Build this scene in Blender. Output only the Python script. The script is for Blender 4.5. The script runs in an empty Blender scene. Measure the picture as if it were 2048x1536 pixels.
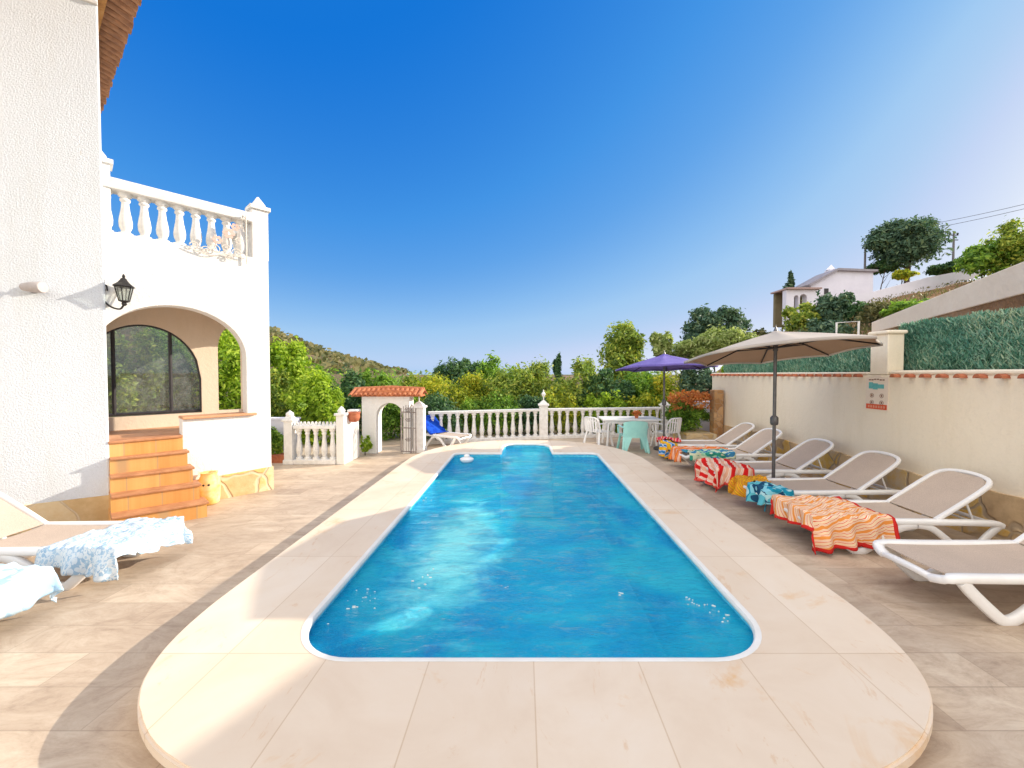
import bpy, math, random
from mathutils import Vector, Matrix, noise
from mathutils.geometry import tessellate_polygon
R = random.Random(7)
C = bpy.context.scene.collection
PI = math.pi
EYE = 1.85
def X_(px, Y): return (px-1047.0)/800.0*Y
def Z_(py, Y): return EYE+(748.0-py)*Y/800.0

# ------------------------------------------------------------ node helpers
def newmat(name):
    m = bpy.data.materials.new(name); m.use_nodes = True
    nt = m.node_tree; nt.nodes.clear()
    out = nt.nodes.new('ShaderNodeOutputMaterial')
    return m, nt, out
def N(nt, typ, **kw):
    n = nt.nodes.new(typ)
    for k, v in kw.items():
        if k in n.inputs.keys(): n.inputs[k].default_value = v
        else: setattr(n, k, v)
    return n
def L(nt, a, b): nt.links.new(a, b)
def rgba(c): return (c[0], c[1], c[2], 1.0)
def ramp(nt, fac, stops, interp='LINEAR'):
    r = nt.nodes.new('ShaderNodeValToRGB'); cr = r.color_ramp; cr.interpolation = interp
    while len(cr.elements) > 1: cr.elements.remove(cr.elements[-1])
    cr.elements[0].position = stops[0][0]; cr.elements[0].color = rgba(stops[0][1])
    for p, c in stops[1:]:
        e = cr.elements.new(p); e.color = rgba(c)
    L(nt, fac, r.inputs[0]); return r.outputs[0]
def coords(nt, scale=(1,1,1), rot=(0,0,0), kind='Object'):
    tc = N(nt, 'ShaderNodeTexCoord'); mp = N(nt, 'ShaderNodeMapping')
    mp.inputs['Scale'].default_value = scale; mp.inputs['Rotation'].default_value = rot
    L(nt, tc.outputs[kind], mp.inputs[0]); return mp.outputs[0]
def nz(nt, vec, scale, detail=4, rough=.6, dist=0):
    n = N(nt, 'ShaderNodeTexNoise'); n.inputs['Scale'].default_value = scale; n.inputs['Detail'].default_value = detail
    n.inputs['Roughness'].default_value = rough; n.inputs['Distortion'].default_value = dist
    L(nt, vec, n.inputs['Vector']); return n.outputs[0]
def mixc(nt, fac, a, b, mode='MIX'):
    m = nt.nodes.new('ShaderNodeMix'); m.data_type = 'RGBA'; m.blend_type = mode
    for v, s in ((fac, m.inputs[0]), (a, m.inputs[6]), (b, m.inputs[7])):
        if hasattr(v, 'is_linked'): L(nt, v, s)
        elif isinstance(v, (int, float)): s.default_value = v
        else: s.default_value = rgba(v)
    return m.outputs[2]
def math_(nt, op, a, b=0.0):
    m = nt.nodes.new('ShaderNodeMath'); m.operation = op
    for v, s in ((a, m.inputs[0]), (b, m.inputs[1])):
        if hasattr(v, 'is_linked'): L(nt, v, s)
        else: s.default_value = v
    return m.outputs[0]
def bsdf(nt, out, col, rough=.6, metal=0, bump=None, bs=.3, bd=.01, spec=.4):
    p = N(nt, 'ShaderNodeBsdfPrincipled')
    if hasattr(col, 'is_linked'): L(nt, col, p.inputs['Base Color'])
    else: p.inputs['Base Color'].default_value = rgba(col)
    if hasattr(rough, 'is_linked'): L(nt, rough, p.inputs['Roughness'])
    else: p.inputs['Roughness'].default_value = rough
    p.inputs['Metallic'].default_value = metal
    p.inputs['Specular IOR Level'].default_value = spec
    if bump is not None:
        b = N(nt, 'ShaderNodeBump'); b.inputs['Strength'].default_value = bs; b.inputs['Distance'].default_value = bd
        L(nt, bump, b.inputs['Height']); L(nt, b.outputs[0], p.inputs['Normal'])
    if out is not None: L(nt, p.outputs[0], out.inputs[0])
    return p
def plain(name, c1, c2=None, scale=6, rough=.6, bscale=60, bs=.15, bd=.004, metal=0, spec=.4):
    m, nt, out = newmat(name); v = coords(nt)
    if c2 is None: c2 = tuple(x*.85 for x in c1)
    c = ramp(nt, nz(nt, v, scale), [(.35, c2), (.65, c1)])
    bsdf(nt, out, c, rough, metal, nz(nt, v, bscale, 3), bs, bd, spec); return m

M = {}
def stucco(name, c1, c2, sc=28, bs=1.0, bd=.02, dk=.9):
    m, nt, out = newmat(name); v = coords(nt)
    big = nz(nt, v, .9, 5)
    n1 = nz(nt, v, sc, 4, .65); n2 = nz(nt, v, sc*2.7, 2)
    sp = ramp(nt, n2, [(.34, tuple(x*dk for x in c1)), (.45, c1)])
    c = mixc(nt, .5, ramp(nt, big, [(.3, c2), (.6, c1)]), sp, 'MULTIPLY')
    c = mixc(nt, .35, c, c1)
    drip = nz(nt, coords(nt, (2.2, 2.2, .35)), 1.6, 6, .7)
    c = mixc(nt, 1.0, c, ramp(nt, drip, [(.30, (.955,.945,.92)), (.52, (1,1,1))]), 'MULTIPLY')
    h = math_(nt, 'ADD', ramp(nt, n1, [(.38, (0,0,0)), (.62, (1,1,1))]), math_(nt, 'MULTIPLY', n2, .6))
    bsdf(nt, out, c, .85, 0, h, bs, bd, .2); return m
M['rough_stucco'] = stucco('rough_white_stucco', (.85,.88,.91), (.80,.83,.86), 62, .8, .006, .5)
M['stucco'] = stucco('white_stucco', (.87,.86,.83), (.82,.80,.76), 22, .4, .008)
M['cream'] = stucco('cream_render', (.93,.85,.71), (.89,.80,.66), 14, .3, .006)
M['porch'] = stucco('cream_porch_paint', (.80,.68,.55), (.76,.64,.51), 18, .25, .006)
M['white_cast'] = plain('white_painted_cast_stone', (.84,.82,.79), (.70,.68,.64), 9, .7, 45, .3, .006)
M['plastic'] = plain('white_resin', (.86,.85,.83), (.82,.80,.78), 4, .35, 80, .05, .002)
M['far_white'] = plain('far_white_wall', (.80,.78,.86), (.74,.72,.80), 1.2, .9)
M['far_cream'] = plain('cream_parapet', (.95,.82,.66), (.88,.74,.58), 1.5, .9, 8, .4, .03)
M['iron'] = plain('dark_iron', (.03,.028,.03), (.05,.045,.04), 20, .5, 60, .2, .002, .6)
M['grey_metal'] = plain('grey_pole_metal', (.16,.155,.16), (.12,.12,.12), 20, .4, 60, .1, .002, .7)
M['frame_black'] = plain('black_window_frame', (.025,.022,.025), (.04,.035,.035), 12, .45)
M['ornament'] = plain('beige_wrought_ornament', (.76,.70,.62), (.66,.58,.50), 22, .6)
M['mint'] = plain('mint_plastic', (.36,.72,.66), (.30,.64,.60), 5, .3)
M['terracotta'] = plain('terracotta_tile', (.60,.22,.09), (.42,.13,.055), 7, .75, 50, .3, .004)
M['eave_tile'] = plain('weathered_eave_tile', (.42,.20,.10), (.24,.11,.06), 9, .85, 40, .4, .006)
M['pot'] = plain('terracotta_pot', (.50,.17,.08), (.36,.10,.05), 9, .8)
M['ledge'] = plain('terracotta_ledge', (.66,.36,.20), (.55,.27,.13), 6, .6)
M['bark'] = plain('bark', (.14,.10,.07), (.07,.05,.035), 9, .95, 30, .8, .02)
M['yellow_glaze'] = plain('yellow_glazed_clay', (.80,.50,.09), (.86,.74,.44), 5, .35)
M['purple'] = plain('purple_canvas', (.17,.13,.42), (.13,.10,.35), 3, .9, 200, .1, .001)
M['reed'] = None
def wood():
    m, nt, out = newmat('orange_soffit_wood'); v = coords(nt, (1,1,1))
    c = ramp(nt, nz(nt, v, 3.5, 6, .7, 1.5), [(.3, (.42,.16,.045)), (.5, (.66,.30,.09)), (.7, (.74,.42,.18))])
    bsdf(nt, out, c, .6, 0, nz(nt, v, 20), .3, .004); return m
M['wood'] = wood()
def stone(name, sc, cols, mortar, edge=.045, bd=.02):
    m, nt, out = newmat(name); v = coords(nt)
    dv = N(nt, 'ShaderNodeVectorMath', operation='ADD')
    nn = N(nt, 'ShaderNodeTexNoise'); nn.inputs['Scale'].default_value = 2.0; L(nt, v, nn.inputs['Vector'])
    sm = N(nt, 'ShaderNodeVectorMath', operation='SCALE'); sm.inputs['Scale'].default_value = .35
    L(nt, nn.outputs['Color'], sm.inputs[0]); L(nt, v, dv.inputs[0]); L(nt, sm.outputs[0], dv.inputs[1])
    vo = N(nt, 'ShaderNodeTexVoronoi'); vo.inputs['Scale'].default_value = sc; L(nt, dv.outputs[0], vo.inputs['Vector'])
    ve = N(nt, 'ShaderNodeTexVoronoi', feature='DISTANCE_TO_EDGE'); ve.inputs['Scale'].default_value = sc; L(nt, dv.outputs[0], ve.inputs['Vector'])
    sp = N(nt, 'ShaderNodeSeparateColor'); L(nt, vo.outputs['Color'], sp.inputs[0])
    f = math_(nt, 'ADD', math_(nt, 'MULTIPLY', sp.outputs[0], .55), math_(nt, 'MULTIPLY', nz(nt, v, 5, 5, .7), .5))
    n = len(cols)
    c = ramp(nt, f, [(.2+.62*i/(n-1), cols[i]) for i in range(n)])
    e = ramp(nt, ve.outputs['Distance'], [(edge*.4, (0,0,0)), (edge, (1,1,1))])
    c = mixc(nt, e, mortar, c)
    h = math_(nt, 'ADD', e, math_(nt, 'MULTIPLY', nz(nt, v, 14, 5), .5))
    bsdf(nt, out, c, .85, 0, h, .6, bd, .25); return m
M['plinth'] = stone('golden_flagstone', 2.4, [(.56,.38,.18), (.68,.50,.27), (.74,.60,.38), (.70,.46,.15), (.76,.64,.44)], (.66,.52,.34))
M['dark_plinth'] = stone('weathered_flagstone', 2.3, [(.42,.28,.16), (.62,.44,.25), (.70,.54,.33), (.74,.46,.09), (.68,.55,.38)], (.50,.38,.25))
M['post_brick'] = stone('brown_stone_post', 7, [(.34,.17,.07), (.50,.28,.12), (.60,.38,.20)], (.45,.30,.18), .06)

def pavement():
    m, nt, out = newmat('travertine_paving'); v = coords(nt)
    br = N(nt, 'ShaderNodeTexBrick'); L(nt, v, br.inputs['Vector'])
    br.inputs['Scale'].default_value = 1.0; br.inputs['Mortar Size'].default_value = .004
    br.inputs['Brick Width'].default_value = 1.15; br.inputs['Row Height'].default_value = .29
    br.inputs['Color1'].default_value = (1,1,1,1); br.inputs['Color2'].default_value = (.0,.0,.0,1); br.inputs['Mortar'].default_value = (.5,.5,.5,1)
    vs = coords(nt, (1.0, 1.9, 1), (0,0,.25)); st = nz(nt, vs, 1.9, 12, .76, 1.6); st2 = nz(nt, coords(nt, (3, 7, 1), (0,0,.1)), 3.5, 8, .75, .8)
    c = ramp(nt, st, [(.30, (.34,.26,.18)), (.43, (.54,.42,.30)), (.54, (.65,.53,.39)), (.68, (.75,.65,.50))])
    c = mixc(nt, .3, c, ramp(nt, st2, [(.3, (.42,.30,.22)), (.5, (.66,.52,.39)), (.75, (.74,.63,.50))]))
    tone = ramp(nt, br.outputs['Color'], [(0, (.80,.78,.78)), (1, (1,1,1))])
    c = mixc(nt, 1.0, c, tone, 'MULTIPLY')
    pat = ramp(nt, nz(nt, v, .7, 4), [(.35, (.82,.80,.80)), (.60, (1,1,1))]); c = mixc(nt, 1.0, c, pat, 'MULTIPLY')
    c = mixc(nt, math_(nt, 'MULTIPLY', br.outputs['Fac'], .45), c, (.30,.22,.16))
    r = ramp(nt, st, [(.3, (.5,.5,.5)), (.7, (.68,.68,.68))])
    h = math_(nt, 'SUBTRACT', math_(nt, 'MULTIPLY', st2, .5), br.outputs['Fac'])
    bsdf(nt, out, c, r, 0, h, .35, .004, .35); return m
M['paving'] = pavement()
def coping():
    m, nt, out = newmat('cream_coping_stone'); v = coords(nt)
    a = nz(nt, v, 1.3, 7, .62, .8); b = nz(nt, coords(nt, (2.2,.8,1), (0,0,.45)), 1.5, 8, .72, 2.2)
    c = ramp(nt, a, [(.25, (.74,.585,.435)), (.5, (.80,.66,.51)), (.75, (.83,.71,.575))])
    vein = ramp(nt, b, [(.60, (0,0,0)), (.66, (.7,.7,.7)), (.72, (0,0,0))])
    c = mixc(nt, math_(nt, 'MULTIPLY', vein, .62), c, (.66,.38,.16))
    spot = ramp(nt, nz(nt, v, 1.9, 5, .7, .5), [(.60, (0,0,0)), (.74, (1,1,1))])
    c = mixc(nt, math_(nt, 'MULTIPLY', spot, .75), c, (.74,.45,.20))
    br = N(nt, 'ShaderNodeTexBrick'); L(nt, v, br.inputs['Vector'])
    br.inputs['Scale'].default_value = 1.0; br.inputs['Mortar Size'].default_value = .0035
    br.inputs['Brick Width'].default_value = .62; br.inputs['Row Height'].default_value = 1.3; br.offset = 0
    br.inputs['Color1'].default_value = (1,1,1,1); br.inputs['Color2'].default_value = (.94,.92,.90,1)
    c = mixc(nt, 1.0, c, mixc(nt, br.outputs['Fac'], br.outputs['Color'], (.80,.72,.63)), 'MULTIPLY')
    bsdf(nt, out, c, .55, 0, nz(nt, v, 30, 5), .12, .003, .35); return m
M['coping'] = coping()
M['rim'] = plain('white_bullnose_rim', (.84,.82,.78), (.76,.72,.66), 5, .45)
def mosaic():
    m, nt, out = newmat('blue_mosaic_lining'); v = coords(nt)
    ck = N(nt, 'ShaderNodeTexVoronoi', distance='CHEBYCHEV'); ck.inputs['Scale'].default_value = 36; ck.inputs['Randomness'].default_value = 0
    L(nt, v, ck.inputs['Vector']); s = N(nt, 'ShaderNodeTexWhiteNoise'); L(nt, ck.outputs['Position'], s.inputs[0])
    c = ramp(nt, s.outputs['Value'], [(0, (.07,.60,.82)), (.5, (.12,.72,.88)), (1, (.22,.80,.90))])
    big = ramp(nt, nz(nt, v, 1.3, 5, .6, .8), [(.35, (.62,.74,.86)), (.62, (1,1,1))]); c = mixc(nt, 1.0, c, big, 'MULTIPLY')
    bsdf(nt, out, c, .4); return m
M['mosaic'] = mosaic()
M['step_tile'] = plain('pale_step_tile', (.66,.82,.88), (.56,.76,.86), 12, .4)
def water():
    m, nt, out = newmat('pool_water'); v = coords(nt, (1, 1.9, 1))
    h = math_(nt, 'ADD', nz(nt, v, 3.2, 3, .55, .6), math_(nt, 'MULTIPLY', nz(nt, v, 12, 5, .7, .4), .5))
    b = N(nt, 'ShaderNodeBump'); b.inputs['Strength'].default_value = .9; b.inputs['Distance'].default_value = .035; L(nt, h, b.inputs['Height'])
    gl = N(nt, 'ShaderNodeBsdfGlossy'); gl.inputs['Roughness'].default_value = .04; gl.inputs['Color'].default_value = (.85,.95,1,1); L(nt, b.outputs[0], gl.inputs['Normal'])
    tr = N(nt, 'ShaderNodeBsdfTransparent'); tr.inputs['Color'].default_value = (.62,.93,1,1)
    df = N(nt, 'ShaderNodeBsdfDiffuse'); L(nt, b.outputs[0], df.inputs['Normal'])
    cl = nz(nt, coords(nt, (1,.8,1)), 1.1, 6, .62, 1.0)
    wc = ramp(nt, cl, [(.36, (.0,.34,.72)), (.5, (.004,.52,.79)), (.64, (.04,.70,.83))])
    # sunlit turquoise patch painted into the water's colour and opacity
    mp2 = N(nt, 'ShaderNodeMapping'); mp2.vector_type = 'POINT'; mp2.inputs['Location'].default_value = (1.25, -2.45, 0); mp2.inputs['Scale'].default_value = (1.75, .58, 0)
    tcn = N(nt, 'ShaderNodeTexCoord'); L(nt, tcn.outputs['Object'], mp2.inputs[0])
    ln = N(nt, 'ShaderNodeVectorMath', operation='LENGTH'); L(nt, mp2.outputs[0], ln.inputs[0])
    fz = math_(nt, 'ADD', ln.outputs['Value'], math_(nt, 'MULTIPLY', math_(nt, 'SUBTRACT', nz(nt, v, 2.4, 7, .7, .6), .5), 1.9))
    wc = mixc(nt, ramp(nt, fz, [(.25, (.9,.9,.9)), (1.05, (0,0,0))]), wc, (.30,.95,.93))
    sun_patch = ramp(nt, fz, [(.2, (.85,.85,.85)), (1.0, (.44,.44,.44))])
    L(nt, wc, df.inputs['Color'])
    m1 = N(nt, 'ShaderNodeMixShader'); L(nt, sun_patch, m1.inputs[0]); L(nt, tr.outputs[0], m1.inputs[1]); L(nt, df.outputs[0], m1.inputs[2])
    fr = N(nt, 'ShaderNodeFresnel'); fr.inputs['IOR'].default_value = 1.33; L(nt, b.outputs[0], fr.inputs['Normal'])
    m2 = N(nt, 'ShaderNodeMixShader'); L(nt, math_(nt, 'MULTIPLY', fr.outputs[0], .8), m2.inputs[0]); L(nt, m1.outputs[0], m2.inputs[1]); L(nt, gl.outputs[0], m2.inputs[2])
    L(nt, m2.outputs[0], out.inputs[0]); return m
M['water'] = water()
def glass():
    m, nt, out = newmat('dusty_window_glass'); v = coords(nt)
    gl = N(nt, 'ShaderNodeBsdfGlossy'); gl.inputs['Roughness'].default_value = .03
    tr = N(nt, 'ShaderNodeBsdfTransparent'); tr.inputs['Color'].default_value = (.82,.86,.84,1)
    df = N(nt, 'ShaderNodeBsdfDiffuse'); df.inputs['Color'].default_value = (.30,.32,.30,1)
    m1 = N(nt, 'ShaderNodeMixShader'); L(nt, ramp(nt, nz(nt, v, 9, 6, .75), [(.4, (.08,.08,.08)), (.72, (.4,.4,.4))]), m1.inputs[0]); L(nt, tr.outputs[0], m1.inputs[1]); L(nt, df.outputs[0], m1.inputs[2])
    m2 = N(nt, 'ShaderNodeMixShader'); m2.inputs[0].default_value = .07; L(nt, m1.outputs[0], m2.inputs[1]); L(nt, gl.outputs[0], m2.inputs[2])
    L(nt, m2.outputs[0], out.inputs[0]); return m
M['glass'] = glass()
def sling():
    m, nt, out = newmat('taupe_sling_fabric'); v = coords(nt)
    w = nz(nt, coords(nt, (1, 1, 1)), 160, 2)
    c = ramp(nt, w, [(.35, (.60,.48,.39)), (.65, (.74,.61,.50))])
    c = mixc(nt, 1, c, ramp(nt, nz(nt, v, 3), [(.3, (.9,.9,.9)), (.7, (1,1,1))]), 'MULTIPLY')
    p = bsdf(nt, None, c, .8, 0, w, .2, .002, .2)
    t = N(nt, 'ShaderNodeBsdfTranslucent'); L(nt, c, t.inputs[0])
    mx = N(nt, 'ShaderNodeMixShader'); mx.inputs[0].default_value = .2; L(nt, p.outputs[0], mx.inputs[1]); L(nt, t.outputs[0], mx.inputs[2]); L(nt, mx.outputs[0], out.inputs[0]); return m
M['sling'] = sling()
def canvas(name, c):
    m, nt, out = newmat(name); v = coords(nt)
    cc = mixc(nt, nz(nt, v, 2), c, tuple(x*.85 for x in c))
    p = bsdf(nt, None, cc, .9, 0, nz(nt, v, 3, 4), .35, .03, .1)
    t = N(nt, 'ShaderNodeBsdfTranslucent'); L(nt, cc, t.inputs[0])
    mx = N(nt, 'ShaderNodeMixShader'); mx.inputs[0].default_value = .3; L(nt, p.outputs[0], mx.inputs[1]); L(nt, t.outputs[0], mx.inputs[2]); L(nt, mx.outputs[0], out.inputs[0]); return m
M['canopy'] = canvas('taupe_canopy_canvas', (.70,.63,.56)); M['shade_layer'] = plain('canopy_shaded_underside', (.46,.31,.20), (.42,.28,.18), 2, .95)  # underside's shade painted in as a darker brown
def towel(name, cols, sc=14, mode='stripe', rot=0, dist=2.0, border=None):
    # patterns woven into the cloth, laid out in the towel's own UV
    m, nt, out = newmat(name)
    v = coords(nt, (1,1,1), (0,0,rot), 'UV')
    if mode == 'stripe':
        w = N(nt, 'ShaderNodeTexWave'); w.inputs['Scale'].default_value = sc; w.inputs['Distortion'].default_value = dist; w.inputs['Detail'].default_value = 1.0
        w.inputs['Detail Scale'].default_value = .6
        L(nt, v, w.inputs['Vector']); f = w.outputs['Fac']
    else:
        vo = N(nt, 'ShaderNodeTexVoronoi'); vo.inputs['Scale'].default_value = sc; L(nt, v, vo.inputs['Vector'])
        s = N(nt, 'ShaderNodeSeparateColor'); L(nt, vo.outputs['Color'], s.inputs[0])
        f = math_(nt, 'FRACT', math_(nt, 'ADD', s.outputs[0], math_(nt, 'MULTIPLY', vo.outputs['Distance'], .6)))
    n = len(cols); c = ramp(nt, f, [(i/n, cols[i]) for i in range(n)], 'CONSTANT')
    if border:
        sp = N(nt, 'ShaderNodeSeparateXYZ'); L(nt, coords(nt, kind='UV'), sp.inputs[0])
        bx = None
        for axis in (0, 1):
            d = math_(nt, 'ABSOLUTE', math_(nt, 'SUBTRACT', sp.outputs[axis], .5))
            g = math_(nt, 'GREATER_THAN', d, .462)
            bx = g if bx is None else math_(nt, 'MAXIMUM', bx, g)
        c = mixc(nt, bx, c, border)
    fz = nz(nt, coords(nt), 180, 2)
    bsdf(nt, out, c, .95, 0, fz, .5, .003, .05); return m
RED, WH, ORG = (.62,.035,.03), (.84,.76,.68), (.80,.30,.07)
M['t_orange'] = towel('orange_striped_terry', [ORG, (.86,.70,.52), (.82,.42,.20), (.88,.76,.62), (.72,.12,.06), (.86,.62,.40)], 3.6, 'stripe', 1.35, 3.6, RED)
M['t_red'] = towel('red_white_terry', [(.66,.02,.02), (.70,.05,.04), (.84,.50,.40), (.86,.74,.62), (.80,.40,.30), (.86,.72,.60), (.80,.44,.30)], 1.5, 'stripe', .5, 1.2, (.74,.10,.08))
M['t_teal'] = towel('teal_patterned_terry', [(.02,.28,.42), (.25,.60,.70), (.02,.08,.16), (.12,.48,.56), (.45,.72,.74)], 3.2, 'cell')
M['t_yellow'] = towel('yellow_patterned_terry', [(.80,.42,.02), (.20,.05,.03), (.84,.56,.05), (.55,.06,.03), (.75,.34,.03)], 3.0, 'stripe', .8, 3)
M['t_rust'] = towel('orange_red_terry', [(.75,.18,.03), (.80,.34,.10), (.62,.06,.04), (.80,.50,.36)], 1.3, 'stripe', 1.57, 1)
M['t_green'] = towel('green_patterned_terry', [(.04,.30,.22), (.35,.62,.40), (.05,.22,.40), (.65,.70,.50)], 4.0, 'cell')
M['t_mix'] = towel('yellow_blue_terry', [(.82,.48,.03), (.80,.30,.03), (.25,.50,.72), (.60,.72,.82), (.04,.20,.50)], 1.0, 'stripe', 0, .8)
M['t_pink'] = towel('crimson_terry', [(.66,.03,.08), (.78,.20,.22), (.80,.60,.55), (.70,.10,.05)], 1.2, 'stripe', .2, 1)
M['t_pale'] = towel('pale_blue_terry', [(.56,.72,.84), (.60,.74,.86), (.66,.78,.87), (.42,.62,.80), (.62,.76,.86)], 7, 'cell')
M['t_white'] = towel('white_blue_speckled_terry', [(.68,.75,.80), (.64,.72,.79), (.34,.50,.66), (.70,.76,.80), (.42,.58,.72)], 26, 'cell')
M['t_blue'] = towel('royal_blue_terry', [(.01,.06,.42), (.015,.08,.50), (.01,.05,.38)], 5, 'cell')

def leafmat(name, stops, tr=.3):
    m, nt, out = newmat(name)
    g = N(nt, 'ShaderNodeNewGeometry')
    v = coords(nt); big = nz(nt, v, 1.1, 3)
    f = math_(nt, 'ADD', math_(nt, 'MULTIPLY', g.outputs['Random Per Island'], .72), math_(nt, 'MULTIPLY', math_(nt, 'SUBTRACT', big, .36), 1.0))
    n = len(stops); c = ramp(nt, f, [(i/(n-1), stops[i]) for i in range(n)])
    p = bsdf(nt, None, c, .55, spec=.3)
    t = N(nt, 'ShaderNodeBsdfTranslucent'); L(nt, mixc(nt, .5, c, mixc(nt, 1, c, (1.5,1.6,.5), 'MULTIPLY')), t.inputs[0])
    mx = N(nt, 'ShaderNodeMixShader'); mx.inputs[0].default_value = tr; L(nt, p.outputs[0], mx.inputs[1]); L(nt, t.outputs[0], mx.inputs[2]); L(nt, mx.outputs[0], out.inputs[0]); return m
LM = {
 'lime': leafmat('lime_leaves', [(.07,.15,.02), (.24,.38,.03), (.42,.56,.05), (.58,.64,.09)], .42),
 'green': leafmat('green_leaves', [(.04,.10,.02), (.13,.26,.035), (.25,.42,.05), (.42,.54,.09)], .38),
 'dark': leafmat('dark_leaves', [(.02,.06,.03), (.045,.12,.05), (.10,.20,.07), (.20,.30,.10)], .25),
 'yellow': leafmat('yellow_leaves', [(.12,.18,.02), (.28,.36,.03), (.50,.50,.04), (.68,.54,.05)], .4),
 'olive': leafmat('olive_leaves', [(.07,.11,.03), (.18,.28,.05), (.36,.44,.07), (.60,.56,.10)], .35),
 'blue': leafmat('blue_green_leaves', [(.03,.07,.05), (.06,.13,.08), (.12,.20,.12), (.22,.28,.12)], .2),
 'pale': leafmat('pale_leaves', [(.14,.20,.06), (.26,.34,.10), (.40,.46,.17), (.50,.52,.25)], .35),
 'redleaf': leafmat('rust_flower_petals', [(.45,.10,.03), (.62,.20,.05), (.70,.32,.10), (.66,.42,.20)], .3),
 'screen': leafmat('green_heather_screen', [(.04,.15,.11), (.11,.30,.21), (.27,.46,.34), (.54,.62,.42)], .12),
 'scrub': leafmat('scrub_leaves', [(.06,.08,.03), (.13,.14,.05), (.22,.20,.08), (.30,.26,.12)], .2),
}
def earth(name, c1, c2, c3, sc):
    m, nt, out = newmat(name); v = coords(nt)
    c = ramp(nt, nz(nt, v, sc, 8, .7, .6), [(.3, c1), (.5, c2), (.7, c3)])
    bsdf(nt, out, c, .95, 0, nz(nt, v, sc*4, 6, .7), .6, .3, .1); return m
M['earth'] = earth('dry_hillside_earth', (.08,.09,.035), (.30,.17,.09), (.44,.29,.17), .5)
M['hill'] = earth('scrubby_hill', (.05,.07,.03), (.17,.13,.08), (.30,.20,.14), .22)
M['ground'] = earth('garden_soil', (.06,.08,.03), (.16,.13,.06), (.28,.20,.11), .8)

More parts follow.
